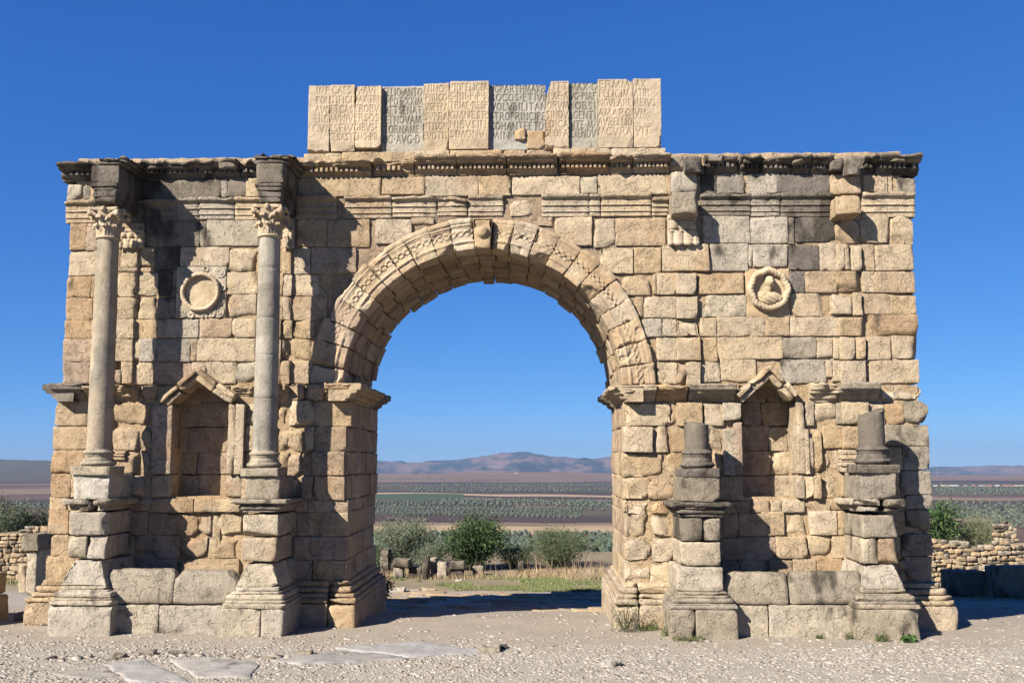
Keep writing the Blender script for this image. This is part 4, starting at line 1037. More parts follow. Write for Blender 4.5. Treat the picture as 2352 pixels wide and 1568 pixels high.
# pilaster capitals behind the columns
def pil_capital(k, x0, y0, x1, y1, col):
    X0, X1, Z0, Z1 = zrect(k, x0, y0, x1, y1, -.16); w = X1 - X0; h = Z1 - Z0
    def hf(p):
        s = (p[:, 0] - X0) / w; t = (p[:, 2] - Z0) / h
        a = .05 * sstep(.5, .46, t) * np.abs(np.cos(s * 3 * math.pi)) ** .5
        b = .07 * sstep(.85, .8, t) * sstep(.42, .5, t) * np.abs(np.cos((s + .166) * 3 * math.pi)) ** .6
        return a + b + .05 * sstep(.86, .9, t) + .02 * sstep(.06, .04, t) - .05 * sstep(.45, .48, t) * sstep(.56, .5, t)
    mb = MB(); rbox(mb, (X0, -.14, Z0), (X1, .3, Z1), col, r=.025, amp=.01, res=(.02, .2, .02), hf=hf, chips=2)
    mb.build('pilaster_capital', M_CARVE, arch)
pil_capital(7, 1322, 712, 1552, 930, 'l'); pil_capital(1, 935, 822, 1112, 955, 'l'); pil_capital(4, 255, 822, 335, 952, 'l')
mb = MB(); X0, X1, Z0, Z1 = zrect(11, 722, 1172, 852, 1345, LOW - .1)
for (t0, t1, q) in ((0, .22, .06), (.24, .42, .09), (.45, .55, .04), (.58, .75, .07), (.78, 1, .03)): rbox(mb, (X0 - q * .5, LOW - .08 - q, Z0 + t0 * (Z1 - Z0)), (X1 + .1, 0, Z0 + t1 * (Z1 - Z0)), 'l', r=.02, amp=.006)
mb.build('pilaster_base', M_STONE, arch)
mb = MB(); X0, X1, Z0, Z1 = zrect(2, 880, 1180, 985, 1250, LOW - .1)
for (t0, t1, q) in ((0, .3, .06), (.35, .6, .09), (.65, 1, .05)): rbox(mb, (X0 - .4, LOW - .08 - q, Z0 + t0 * (Z1 - Z0)), (X1, 0, Z0 + t1 * (Z1 - Z0)), 'k', r=.02, amp=.006)
mb.build('pilaster_base', M_STONE, arch)

# ------------------------------------------------------------------ water basins between the pedestals
def basin(k1, up, lo_, col, Yf=-1.33):
    ba = bpy.data.objects.new('water_basin', None); COL.objects.link(ba); ba.parent = arch
    for (k, x0, y0, x1, y1, ct) in up:
        X0, X1, Z0, Z1 = zrect(k, x0, y0, x1, y1, Yf)
        mb = MB()
        def fn(p, Z0=Z0, Z1=Z1):                 # rounded-over rim leaning back
            q = p.copy(); t = (p[:, 2] - Z0) / (Z1 - Z0); fr = sstep(Yf + .4, Yf, p[:, 1])
            q[:, 1] = p[:, 1] + fr * .14 * np.clip(t, 0, 1) ** 2.5; return q
        rbox(mb, (X0, Yf, Z0), (X1, Yf + .36, Z1), col, r=.075, amp=.012, res=.045, fn=fn, chips=1, jit=.01, cut=[((X0 + c[0] * (X1 - X0), Yf, Z0 + c[1] * (Z1 - Z0)), c[2]) for c in ct])
        mb.build('basin_slab', M_STONE, ba)
    for (k, x0, y0, x1, y1) in lo_:
        X0, X1, Z0, Z1 = zrect(k, x0, y0, x1, y1, Yf)
        mb = MB(); rbox(mb, (X0 + .005, Yf + .02, -.2), (X1 - .005, Yf + .45, Z1), 'p', r=.02, amp=.010, res=.05, jit=.008); mb.build('footing_block', M_STONE, ba)
    xs = [zrect(k, x0, y0, x1, y1, Yf)[:2] for (k, x0, y0, x1, y1) in lo_]; xa = min(a for a, b in xs); xb = max(b for a, b in xs)
    mb = MB(); rbox(mb, (xa, Yf + .3, -.2), (xb, LOW, .55), 'k', r=.02, amp=.02, res=.2); mb.build('basin_floor', M_STONE, ba)
basin(3, [(3, 790, 715, 1310, 972, [(.97, .9, (1, 0, .9))]), (3, 1302, 722, 1795, 975, [(.08, .86, (-.8, -.2, 1)), (.9, .8, (.8, -.2, .9))])], [(3, 850, 978, 1194, 1160), (3, 1197, 984, 1700, 1160)], 'g')
basin(9, [(9, 1680, 740, 2180, 980, []), (12, 308, 732, 865, 976, [])], [(9, 1760, 985, 2030, 1140), (12, 155, 982, 790, 1134), (9, 2032, 985, 2182, 1138)], 'g')

# ================================================================== the land
def gz(x, y):
    x = np.asarray(x, float); y = np.asarray(y, float)
    s = np.clip((-6.5 - y) / 14, 0, 1); z = 1.75 * s * s * (3 - 2 * s)
    z = z - .092 * np.clip(y - 1.0, 0, 13)
    t = np.clip((y - 26) / 300, 0, 1); z = z - 48.8 * (t * t * (3 - 2 * t)) ** .8 * (t > 0)
    u = np.clip((y - 3650) / 2800, 0, 1); z = z - 150 * u * u * (3 - 2 * u)          # the plain ends and drops toward the hills
    return z
ZPL = -50.0
def axis_geo(a, b, step, far0, far1, g=1.22):
    c = list(np.arange(a, b + 1e-6, step)); st = step
    hi = []; x = b
    while x < far1: st *= g; x += st; hi.append(x)
    st = step; lo = []; x = a
    while x > far0: st *= g; x -= st; lo.append(x)
    return np.array(lo[::-1] + c + hi)
def ground_mat():
    m, n, l, b = nmat('gravel_ground'); b.inputs['Roughness'].default_value = 1
    geo = n.new('ShaderNodeNewGeometry'); pos = geo.outputs['Position']
    at = n.new('ShaderNodeAttribute'); at.attribute_name = 'col'
    n1 = noise_node(n, l, 1.1, 6, .65, pos); n2 = noise_node(n, l, 26, 5, .75, pos)
    c = mult(n, l, at.outputs['Color'], mapr(n, l, n1.outputs['Fac'], .3, .7, .88, 1.1))
    c = mult(n, l, c, mapr(n, l, n2.outputs['Fac'], .3, .7, .8, 1.18))
    l.new(c, b.inputs['Base Color'])
    vo = n.new('ShaderNodeTexVoronoi'); vo.inputs['Scale'].default_value = 22; l.new(pos, vo.inputs['Vector'])
    h = n.new('ShaderNodeMath'); h.operation = 'ADD'; l.new(n2.outputs['Fac'], h.inputs[0]); l.new(mapr(n, l, vo.outputs['Distance'], 0, .5, .6, 0), h.inputs[1])
    bp = n.new('ShaderNodeBump'); bp.inputs['Strength'].default_value = .55; bp.inputs['Distance'].default_value = .03
    l.new(h.outputs[0], bp.inputs['Height']); l.new(bp.outputs[0], b.inputs['Normal'])
    return m
M_GROUND = ground_mat()
xs = axis_geo(-16, 16, .22, -9000, 9000, 1.16); ysg = axis_geo(-10, 28, .22, -45, 12500, 1.16)
gx, gy = np.meshgrid(xs, ysg, indexing='ij')
g3 = np.stack([gx, gy, gx * 0], -1).reshape(-1, 3)
g3[:, 2] = gz(g3[:, 0], g3[:, 1])
near = sstep(60, 20, np.hypot(g3[:, 0], g3[:, 1]))
g3[:, 2] += near * (.035 * fbm(g3, .8, 3) + .012 * fbm(g3, 4, 2))
base = np.array((.47, .425, .365))
gc = np.repeat(base[None], len(g3), 0)
strip = sstep(-3.3, -1.9, g3[:, 1] + .7 * fbm(g3, .7, 3)) * sstep(8, 3, g3[:, 1])          # beaten earth along the foot of the arch
gc = gc * (1 - strip[:, None]) + np.array((.46, .39, .31)) * strip[:, None]
back = sstep(13.8, 15.5, g3[:, 1] + .8 * fbm(g3, .5, 2))
gc = gc * (1 - back[:, None]) + np.array((.33, .265, .17)) * back[:, None]
far = sstep(40, 120, g3[:, 1])
gc = gc * (1 - far[:, None]) + np.array((.17, .115, .09)) * far[:, None]
mb = MB(); N1, N2 = gx.shape; i = np.arange(N1 * N2).reshape(N1, N2)
mb.add(g3, np.stack([i[:-1, :-1], i[1:, :-1], i[1:, 1:], i[:-1, 1:]], -1).reshape(-1, 4), gc)
struct(mb.build('ground', M_GROUND))

# fields on the plain: strips between two distances (given as image heights), lateral limits in metres
def field_mat(name, c1, c2, sx=.02, sy=.006):
    m, n, l, b = nmat(name); b.inputs['Roughness'].default_value = 1
    geo = n.new('ShaderNodeNewGeometry'); mp = n.new('ShaderNodeMapping'); mp.inputs['Scale'].default_value = (sy, sx, .01)
    l.new(geo.outputs['Position'], mp.inputs['Vector'])
    t = noise_node(n, l, 1.0, 7, .65, mp.outputs[0])
    mx = n.new('ShaderNodeMix'); mx.data_type = 'RGBA'
    l.new(mapr(n, l, t.outputs['Fac'], .36, .64, 0, 1), mx.inputs['Factor']); mx.inputs['A'].default_value = (c1[0] * .55, c1[1] * .55, c1[2] * .55, 1); mx.inputs['B'].default_value = (c2[0] * .55, c2[1] * .55, c2[2] * .55, 1)
    l.new(mx.outputs['Result'], b.inputs['Base Color']); return m
FM = {'brown': field_mat('ploughed_soil', (.105, .056, .042), (.155, .092, .068)), 'dark': field_mat('wet_soil', (.055, .032, .026), (.09, .054, .043)), 'tan': field_mat('stubble', (.40, .29, .165), (.50, .37, .22)),
      'rose': field_mat('dry_soil', (.17, .105, .078), (.25, .165, .12)), 'green': field_mat('crop', (.05, .085, .035), (.075, .11, .05), .05, .01), 'grove': field_mat('orchard_soil', (.07, .065, .04), (.12, .095, .06)), 'mix': field_mat('fallow', (.15, .10, .075), (.32, .22, .14), .03, .004)}
DV = lambda v: 50.0 * F / (v - 1060.0) * 1.069      # distance on the plain seen at image height v
nfield = [0]
def field(vt, vb, u0, u1, kind, tilt=0.0):
    """u limits are turned into real x limits at the strip's own distance"""
    nfield[0] += 1
    z = ZPL + .20 + .013 * nfield[0]
    mb = MB(); n = 24; rows = []
    for q, v in enumerate((vt, vb)):
        us = np.linspace(u0, u1, n + 1); r = []
        for u in us:
            p = G(u, v + tilt * (u - 1130) / 300 + 1.0 * math.sin(u * .021 + vt), ZPL); r.append((p[0], p[1], z))
        rows.append(r)
    v = np.array(rows[0] + rows[1]); f = [[j, n + 1 + j, n + 2 + j, j + 1] for j in range(n)]
    mb.add(v, f, (.1, .1, .1)); struct(mb.build('field', FM[kind]))
VMIN = 1060 + 50
for (vt, vb, k_, t_) in ((1089, 1099, 'brown', 0), (1099, 1103.5, 'rose', 1), (1103.5, 1107, 'mix', 1), (1107, 1111.5, 'dark', 0), (1111.5, 1117, 'grove', 1.0), (1117, 1122, 'brown', 1.5), (1122, 1129, 'grove', 2), (1129, 1134, 'dark', 2), (1134, 1139, 'tan', 4), (1139, 1144.5, 'dark', 4)):
    field(vt, vb, 420, 1640, k_, t_)
field(1134, 1149, 420, 1065, 'green', 0); field(1144.5, 1152, 1065, 1640, 'mix', 4); field(1149, 1164, 420, 1640, 'grove', 3); field(1160, 1168, 1180, 1640, 'rose', 4); field(1164, 1186, 420, 1640, 'grove', 2)
field(1184, 1200.5, 420, 1640, 'dark', 2.0); field(1200, 1209, 420, 1640, 'mix', 1.5); field(1207.5, 1230, 420, 1640, 'tan', 1.5); field(1229, 1330, 420, 1640, 'brown', 0)
# left of the arch
for (vt, vb, k_) in ((1078, 1087, 'rose'), (1087, 1093, 'brown'), (1093, 1097, 'mix'), (1097, 1109, 'dark'), (1109, 1112, 'mix'), (1112, 1120, 'brown'), (1120, 1133, 'mix'), (1133, 1147, 'brown'), (1147, 1158, 'dark'), (1158, 1240, 'brown')): field(vt, vb, -500, 420, k_, -.6)
# right of the arch
for (vt, vb, k_) in ((1094, 1102, 'rose'), (1102, 1108, 'dark'), (1108, 1117, 'grove'), (1117, 1134, 'grove'), (1134, 1141, 'brown'), (1141, 1148, 'mix'), (1148, 1156, 'dark'), (1156, 1190, 'grove'), (1190, 1200, 'mix'), (1200, 1290, 'brown')): field(vt, vb, 1640, 2950, k_, .5)

# mountains across the plain
def mountain_mat():
    m, n, l, b = nmat('mountain_slopes'); b.inputs['Roughness'].default_value = 1
    geo = n.new('ShaderNodeNewGeometry'); mp = n.new('ShaderNodeMapping'); mp.inputs['Scale'].default_value = (.0030, .0016, .012); l.new(geo.outputs['Position'], mp.inputs['Vector'])
    t = noise_node(n, l, 1.0, 8, .66, mp.outputs[0])
    mx = n.new('ShaderNodeMix'); mx.data_type = 'RGBA'; l.new(mapr(n, l, t.outputs['Fac'], .46, .56, 0, 1), mx.inputs['Factor'])
    mx.inputs['A'].default_value = (.014, .019, .015, 1); mx.inputs['B'].default_value = (.105, .062, .05, 1); l.new(mx.outputs['Result'], b.inputs['Base Color'])
    return m
def mountains():
    prof = [(-900, 1062), (-300, 1060), (200, 1064), (600, 1060), (830, 1058), (863, 1055), (890, 1058.5), (905, 1058), (923, 1054.5), (940, 1061), (955, 1060), (975, 1058), (1008, 1055.5), (1025, 1057.5), (1060, 1055), (1087, 1051.5), (1110, 1049), (1131, 1045), (1150, 1041.5), (1169, 1039), (1200, 1040), (1222, 1040), (1245, 1044), (1266, 1047), (1290, 1049), (1324, 1052), (1345, 1054), (1368, 1053), (1403, 1047), (1450, 1044), (1600, 1050), (1800, 1062), (2000, 1070), (2139, 1076.5), (2189, 1073.5), (2248, 1070), (2306, 1069), (2420, 1067), (2700, 1060), (3200, 1064)]
    pu = np.array([a for a, b in prof]); pv = np.array([b for a, b in prof])
    us = np.linspace(-900, 3200, 700); top = np.interp(us, pu, pv)
    ds = np.linspace(0, 1, 46); Dm = 9000.0; pts = []
    V = np.zeros((len(us), len(ds), 3))
    for a, u in enumerate(us):
        d = ray(u, 1060); X = CAM[0] + d[0] / d[1] * Dm
        zt = P(u, top[a], CAM[1] + Dm)[2]
        V[a, :, 0] = X; V[a, :, 1] = 6400 + ds * 4600; V[a, :, 2] = zt
    t = V[..., 1]; rid = (Dm + CAM[1])
    f = np.clip(1 - np.abs(t - rid) / np.where(t < rid, rid - 6300, 2200), 0, 1)
    q = np.stack([V[..., 0], V[..., 1] * .55, V[..., 0] * 0], -1).reshape(-1, 3)
    rg = (1 - np.abs(fbm(q, .0016, 5, 4))).reshape(t.shape); r2 = fbm(q, .005, 4, 14).reshape(t.shape)
    base = -170.0
    V[..., 2] = base + (V[..., 2] - base) * (f ** 1.1 + (rg - .84) * 2.0 * np.sin(math.pi * f) ** .8 + r2 * .22 * np.sin(math.pi * f))
    mb = MB(); i = np.arange(t.size).reshape(t.shape)
    mb.add(V.reshape(-1, 3), np.stack([i[:-1, :-1], i[1:, :-1], i[1:, 1:], i[:-1, 1:]], -1).reshape(-1, 4), (.2, .15, .1))
    struct(mb.build('mountains', mountain_mat()))
mountains()
# near rim of the plain that hides the mountains' feet, and the long low hill on the left
def ridge(name, pts, Dm, w, kind):
    mb = MB(); us = np.linspace(pts[0][0], pts[-1][0], 160); tv = np.interp(us, [a for a, b in pts], [b for a, b in pts])
    ds = np.linspace(-1, 1, 21); V = np.zeros((len(us), len(ds), 3))
    for a, u in enumerate(us):
        d = ray(u, 1060); zt = P(u, tv[a], CAM[1] + Dm)[2]
        y = CAM[1] + Dm + ds * w
        V[a, :, 0] = CAM[0] + d[0] / d[1] * (y - CAM[1]); V[a, :, 1] = y
        pr = np.where(ds < 0, (1 - np.abs(ds)) ** 1.3, 1 - np.abs(ds) ** 2)
        V[a, :, 2] = ZPL - 1 + (zt - ZPL + 1) * pr
    i = np.arange(V[..., 0].size).reshape(V.shape[:2])
    mb.add(V.reshape(-1, 3), np.stack([i[:-1, :-1], i[1:, :-1], i[1:, 1:], i[:-1, 1:]], -1).reshape(-1, 4), (.2, .15, .1)); struct(mb.build(name, FM[kind]))
ridge('low_hill', [(-700, 1050), (0, 1056), (60, 1057), (116, 1058.5), (300, 1064), (520, 1088)], 3900, 1300, 'grove')
ridge('field_rise', [(300, 1096), (862, 1088.5), (1000, 1087.5), (1060, 1085.5), (1150, 1083.5), (1280, 1084), (1404, 1087), (1700, 1092), (2140, 1094.5), (2352, 1092), (3000, 1094)], 3500, 700, 'rose')

# ================================================================== plants
def leaf_cards(mb, cen, size, col, up=None, asp=.45, var=.25):
    """many small bent leaf faces at the given centres"""
    n = len(cen)
    d = RNG.normal(size=(n, 3)); 
    if up is not None: d = d * .55 + up
    d /= np.linalg.norm(d, axis=1, keepdims=True)
    s = np.cross(d, RNG.normal(size=(n, 3))); s /= np.linalg.norm(s, axis=1, keepdims=True)
    L = size * RNG.uniform(.7, 1.3, (n, 1))
    a = cen - d * L * .5; b = cen + s * L * asp * .5; c = cen + d * L * .5; e = cen - s * L * asp * .5
    v = np.stack([a, b, c, e], 1).reshape(-1, 3); f = np.arange(4 * n).reshape(n, 4)
    cc = np.asarray(col)[None] * (1 + var * RNG.normal(size=(n, 1))) * (1 + .10 * RNG.normal(size=(n, 3)))
    mb.add(v, f, np.repeat(np.clip(cc, .01, 1), 4, 0))
def stick(mb, a, b, r0, r1, col, n=6):
    a = np.asarray(a, float); b = np.asarray(b, float); d = b - a; d /= np.linalg.norm(d) + 1e-9
    s = np.cross(d, (0.3, .9, .2)); s /= np.linalg.norm(s); t = np.cross(d, s)
    th = np.linspace(0, 2 * math.pi, n, endpoint=False)
    ring_ = s[None] * np.cos(th)[:, None] + t[None] * np.sin(th)[:, None]
    v = np.concatenate([a + ring_ * r0, b + ring_ * r1])
    mb.add(v, [[i, (i + 1) % n, n + (i + 1) % n, n + i] for i in range(n)], col)
def shrub(name, label, base, w, h, cols, leafsize, nl, kind='round', asp=.4, cat='shrub', group=None, shoots=0):
    """stems that fork upward, with leaves clustered along the twigs"""
    t = thing(name, label, cat, base, group)
    st_, fo = MB(), MB()
    tips = []
    ns = 16
    for i in range(ns):
        a = RNG.uniform(0, 2 * math.pi); rr = RNG.uniform(.15, 1) ** .7
        top = np.array([math.cos(a) * rr * w / 2, math.sin(a) * rr * w / 2, h * (1 - .45 * rr ** 2) * RNG.uniform(.72, 1.02)])
        b0 = np.array([math.cos(a) * .08 * w, math.sin(a) * .08 * w, 0])
        mid = b0 * .4 + top * .5 + np.array([0, 0, h * .08])
        stick(st_, b0, mid, .03 * h / 2, .018 * h / 2, (.13, .10, .07)); stick(st_, mid, top, .018 * h / 2, .006 * h / 2, (.15, .12, .08))
        tips.append((mid, top, 1))
        for q in range(7):
            f = RNG.uniform(.25, 1); s0 = (b0 * (1 - f) + mid * f) if q < 3 else (mid * (1 - f) + top * f)
            dr = RNG.normal(size=3); dr[2] = abs(dr[2]) * .9 + .25; dr /= np.linalg.norm(dr)
            e = s0 + dr * np.array([w, w, h]) * RNG.uniform(.10, .24)
            stick(st_, s0, e, .008 * h / 2, .003 * h / 2, (.16, .13, .08), 4); tips.append((s0, e, .8))
    for i in range(shoots):
        a = RNG.uniform(0, 2 * math.pi); rr = RNG.uniform(0, .8) ** .8
        b0 = np.array([math.cos(a) * rr * w * .42, math.sin(a) * rr * w * .42, h * (.62 - .25 * rr * rr)]); e = b0 + np.array([RNG.normal() * .06 * w, RNG.normal() * .06 * w, h * RNG.uniform(.18, .36)])
        stick(st_, b0, e, .006 * h / 2, .003 * h / 2, (.16, .14, .08), 4)
        f = np.linspace(.1, 1, 26)[:, None]; leaf_cards(fo, b0 * (1 - f) + e * f + RNG.normal(size=(26, 3)) * leafsize * .45, leafsize * .9, cols[RNG.integers(0, len(cols))], up=np.array((0, 0, .6)), asp=asp)
    per = int(nl / len(tips))
    for (s0, e, wgt) in tips:
        f = RNG.uniform(.05, 1.08, per)[:, None]; sp_ = leafsize * 1.1 + .045 * w * (kind == 'round')
        c = s0 * (1 - f) + e * f + RNG.normal(size=(per, 3)) * sp_ * np.array([1, 1, .8])
        c[:, 2] = np.abs(c[:, 2]) + .01
        leaf_cards(fo, c, leafsize, cols[RNG.integers(0, len(cols))], up=(e - s0) / (np.linalg.norm(e - s0) + 1e-6) * .5, asp=asp)
    st_.build('stems', M_BARK, t); fo.build('foliage', M_LEAF, t, smooth=False)
    return t
def at(u, v, Y=None, z=None):
    """ground point seen at the pixel (walks down the ray to the sloping ground)"""
    d = ray(u, v); t = 5.0
    for _ in range(4000):
        p = CAM + d * t
        if p[2] <= gz(p[0], p[1]) + .0: break
        t += .03
    return (float(p[0]), float(p[1]), float(gz(p[0], p[1])))
def at_y(u, Y):
    d = ray(u, 1250); x = CAM[0] + d[0] / d[1] * (Y - CAM[1]); return (float(x), float(Y), float(gz(x, Y)))
OLV = [(.185, .22, .135), (.24, .275, .185), (.15, .185, .11)]; DRK = [(.060, .115, .030), (.085, .15, .045), (.04, .085, .025)]; MID = [(.115, .15, .065), (.15, .18, .085)]
bs = lambda px, Y: px * (Y + 21.43) / F
p0 = at_y(930, 22.5); shrub('olive_shrub', 'pale silvery green shrub beside the left pier seen through the arch opening', p0, bs(180, 22), 2.15, OLV, .095, 20000, asp=.26, shoots=26)
p0 = at_y(990, 21); shrub('olive_shrub', 'low thin silvery shrub in front of the pale one, behind the fallen blocks', p0, bs(105, 21), 1.2, OLV, .08, 7000, asp=.25, shoots=12)
p0 = at_y(880, 20.6); shrub('olive_shrub', 'dull green bush squeezed against the back of the left pier', p0, bs(60, 20), 1.1, [MID[0], OLV[2]], .08, 5000, asp=.3)
p0 = at_y(1090, 21.8); shrub('laurel_shrub', 'tall dark green leafy shrub standing in the middle of the arch opening', p0, bs(135, 21.5), 2.15, DRK, .115, 14000, asp=.40, shoots=40)
p0 = at_y(1280, 23); shrub('dark_shrub', 'broad dull green twiggy bush right of the dark one in the arch opening', p0, bs(170, 23), 1.75, MID, .085, 16000, asp=.28, shoots=30)
p0 = at_y(1190, 22.5); shrub('dark_shrub', 'low bush in the gap between the two bigger green bushes', p0, bs(105, 22), 1.0, MID, .08, 6000, asp=.3, shoots=8)
p0 = at_y(882, 8.5); shrub('weed_shrub', 'small dark green weed growing at the back foot of the left pier', p0, .55, .75, DRK, .08, 900, asp=.5)
p0 = at_y(6, 25); shrub('olive_shrub', 'big grey green bush above the rubble wall at the left picture edge', p0, bs(120, 25), 3.1, [OLV[2], OLV[0], MID[0]], .11, 16000, asp=.28, shoots=20)
p0 = at_y(85, 26); shrub('olive_shrub', 'rounded green bush above the rubble wall, touching the arch on the left', p0, bs(110, 26), 2.6, [MID[0], OLV[2]], .11, 12000, asp=.28, shoots=12)
p0 = at_y(2165, 23); shrub('laurel_shrub', 'dark glossy broad leaved bush behind the right rubble wall, next to the arch', p0, bs(88, 23), 2.85, DRK, .19, 3800, asp=.36, shoots=14)
p0 = at_y(2255, 23.5); shrub('olive_shrub', 'light feathery green bush behind the right rubble wall', p0, bs(110, 23.5), 2.45, [(.20, .24, .11), (.23, .26, .14)], .09, 11000, asp=.20, shoots=30)

# weeds at the foot of the arch
def weed(x, y, w, h, n, col, label, name='weed', size=.07, asp=.2):
    t = MB(); z = float(gz(x, y))
    c = np.stack([x + np.clip(RNG.normal(size=n), -1.4, 1.4) * w * .33, y + np.clip(RNG.normal(size=n), -1.4, 1.4) * w * .22, z + np.abs(RNG.normal(size=n)) * h * .45], 1)
    leaf_cards(t, c, size, col, up=np.array((0, 0, .9)), asp=asp)
    for i in range(18):
        a = RNG.uniform(0, 6.28); stick(t, (x, y, z), (x + math.cos(a) * w * .55, y + math.sin(a) * w * .3, z + h * RNG.uniform(.5, 1)), .006, .003, (.15, .14, .07), 4)
    tag(t.build(name, M_LEAF, None, False), label, 'weed')
pw = at_y(1432, -0.78); weed(pw[0], pw[1], .55, .75, 520, (.15, .17, .10), 'feathery grey green weed at the front corner of the right pier')
pw = at_y(1486, -0.55); weed(pw[0], pw[1], .4, .14, 240, (.16, .20, .05), 'low grassy weed between the right pier and the first broken column pedestal')
pw = at_y(1530, -1.25); weed(pw[0], pw[1], .25, .22, 160, (.15, .19, .05), 'green grass tuft at the left corner of the first broken column pedestal')
pw = at_y(1575, -1.74); weed(pw[0], pw[1], .6, .10, 240, (.15, .17, .06), 'thin grass line along the front of the first broken column pedestal')
pw = at_y(2018, -1.74); weed(pw[0], pw[1], .25, .16, 140, (.10, .15, .04), 'grass tuft in front of the last pedestal, left of the leafy weed')
pw = at_y(2079, -1.74); weed(pw[0], pw[1], .24, .11, 120, (.06, .13, .03), 'broad leaved green weed at the front of the last pedestal', size=.12, asp=.5)
pw = at_y(1947, -1.5); weed(pw[0], pw[1], .2, .14, 90, (.09, .13, .04), 'small weed at the left corner of the last pedestal')
pw = at_y(1876, -1.42); weed(pw[0], pw[1], .14, .07, 60, (.13, .17, .05), 'tiny weed at the foot of the right water basin')

# dry grass and turf behind the arch
def grass(name, n, xr, yr, hgt, cols, keep, w=.012, lean=.3):
    x = RNG.uniform(*xr, n); y = RNG.uniform(*yr, n); ok = keep(x, y); x, y = x[ok], y[ok]; n = len(x)
    h = hgt * RNG.uniform(.4, 1.25, n); a = RNG.uniform(0, 6.28, n); z = gz(x, y) - .01
    dx, dy = np.cos(a) * w, np.sin(a) * w; lx, ly = RNG.normal(size=n) * lean * h, RNG.normal(size=n) * lean * h
    v = np.stack([np.stack([x - dx, y - dy, z], 1), np.stack([x + dx, y + dy, z], 1), np.stack([x + lx, y + ly, z + h], 1)], 1).reshape(-1, 3)
    c = np.array(cols)[RNG.integers(0, len(cols), n)] * (1 + .18 * RNG.normal(size=(n, 1)))
    mb = MB(); mb.add(v, np.arange(3 * n).reshape(n, 3), np.repeat(np.clip(c, .01, 1), 3, 0)); return stuff(mb.build(name, M_LEAF, None, False))
def nz2(x, y, sc, seed): return fbm(np.stack([x, y, x * 0], -1), sc, 3, seed)
grass('grass', 130000, (-9, 8), (14.0, 19.5), .085, [(.24, .30, .10), (.29, .34, .13), (.40, .35, .18), (.19, .25, .08)], lambda x, y: (nz2(x, y, .55, 2) > -.22 + .5 * sstep(-1.5, -4.5, x)) & (y > 15.0 + .7 * nz2(x, y, .8, 5)))
grass('dry_grass', 16000, (-8.5, 7.5), (18.2, 21.2), .24, [(.60, .46, .26), (.52, .38, .21), (.66, .54, .33), (.40, .27, .15)], lambda x, y: nz2(x, y, .7, 9) > .02 - .25 * (x > -1.5), .009, .4)
grass('dry_grass', 420, (-3, 5), (18.6, 21), .75, [(.55, .40, .23), (.48, .32, .19)], lambda x, y: nz2(x, y, .6, 19) > -.1, .012, .25)
grass('dry_grass', 9000, (-30, -11), (16, 21), .22, [(.40, .37, .15), (.3, .34, .12)], lambda x, y: nz2(x, y, .5, 29) > .05, .012, .3)
grass('dry_grass', 6000, (9.5, 22), (10, 16), .16, [(.38, .34, .15), (.3, .32, .12)], lambda x, y: nz2(x, y, .5, 39) > .12, .012, .3)

# ------------------------------------------------------------------ ruins around the arch
def ruin(label, u0, u1, vt, vb, Y, dy, col, name='fallen_block', group=None, rot=0.0, rough=.02, extra=None, tilt=0.0, on=False):
    a, b = P(u0, vb, Y), P(u1, vt, Y); zb = a[2] if on else min(a[2], float(gz(a[0], Y))) - .05
    mb = MB(); L = np.array([b[0] - a[0], dy, b[2] - zb])
    def fn(p):
        c, s = math.cos(rot), math.sin(rot); x, y = p[:, 0] - L[0] / 2, p[:, 1] - dy / 2
        return np.stack([a[0] + L[0] / 2 + x * c - y * s, Y + dy / 2 + x * s + y * c, zb + p[:, 2] + tilt * x], 1)
    rbox(mb, (0, 0, 0), L, col, r=.04, amp=.02, rough=rough, chips=3, chip_d=.10, fn=fn, res=.07)
    if extra: extra(mb, a, b, zb)
    return tag(mb.build(name, M_STONE), label, 'stone block', group)
gy_ = 'ruined stones behind the arch'
ruin('grey block with a flat overhanging top, leftmost of the ruined stones seen through the arch', 901, 941, 1285, 1303, 18.2, .7, 'e', group=gy_, on=True)
ruin('short pale stone pier under the overhanging grey block', 903, 926, 1302, 1322, 18.3, .5, 'g', group=gy_)
ruin('dark upright stone post in the row of ruins behind the arch', 968, 986, 1278, 1325, 18.2, .5, 'd', group=gy_)
ruin('low dark slab lying between the overhanging block and the upright post', 938, 968, 1303, 1327, 18.5, .6, 'd', group=gy_)
ruin('pale squared stone just right of the dark upright post', 986, 1003, 1282, 1312, 18.9, .6, 'p', group=gy_)
ruin('whitish chipped block right of the upright post in the grass', 1003, 1026, 1291, 1318, 18.5, .5, 'p', group=gy_)
ruin('wide grey block lying on top of a stone at the right end of the ruins', 1030, 1066, 1290, 1308, 18.6, .6, 'e', group=gy_, on=True)
ruin('dark stone carrying the wide grey block at the end of the ruins', 1034, 1064, 1307, 1322, 18.7, .5, 'd', group=gy_)
ruin('flat low stone in the grass under the tall dark green shrub', 1085, 1110, 1301, 1313, 19.4, .6, 'g', group=gy_)
ruin('weathered upright boulder at the left pier edge in front of the pale shrub', 872, 893, 1262, 1312, 20.0, .7, 'e', group=gy_, rough=.08)
ruin('pale rounded boulder half hidden in dry grass near the right pier', 1330, 1372, 1314, 1324, 19.5, .5, 'p', group=gy_, rough=.08)
ruin('dark stump of stone beneath the broad bush in the arch opening', 1190, 1204, 1290, 1320, 20.5, .5, 'd', group=gy_, rough=.05)
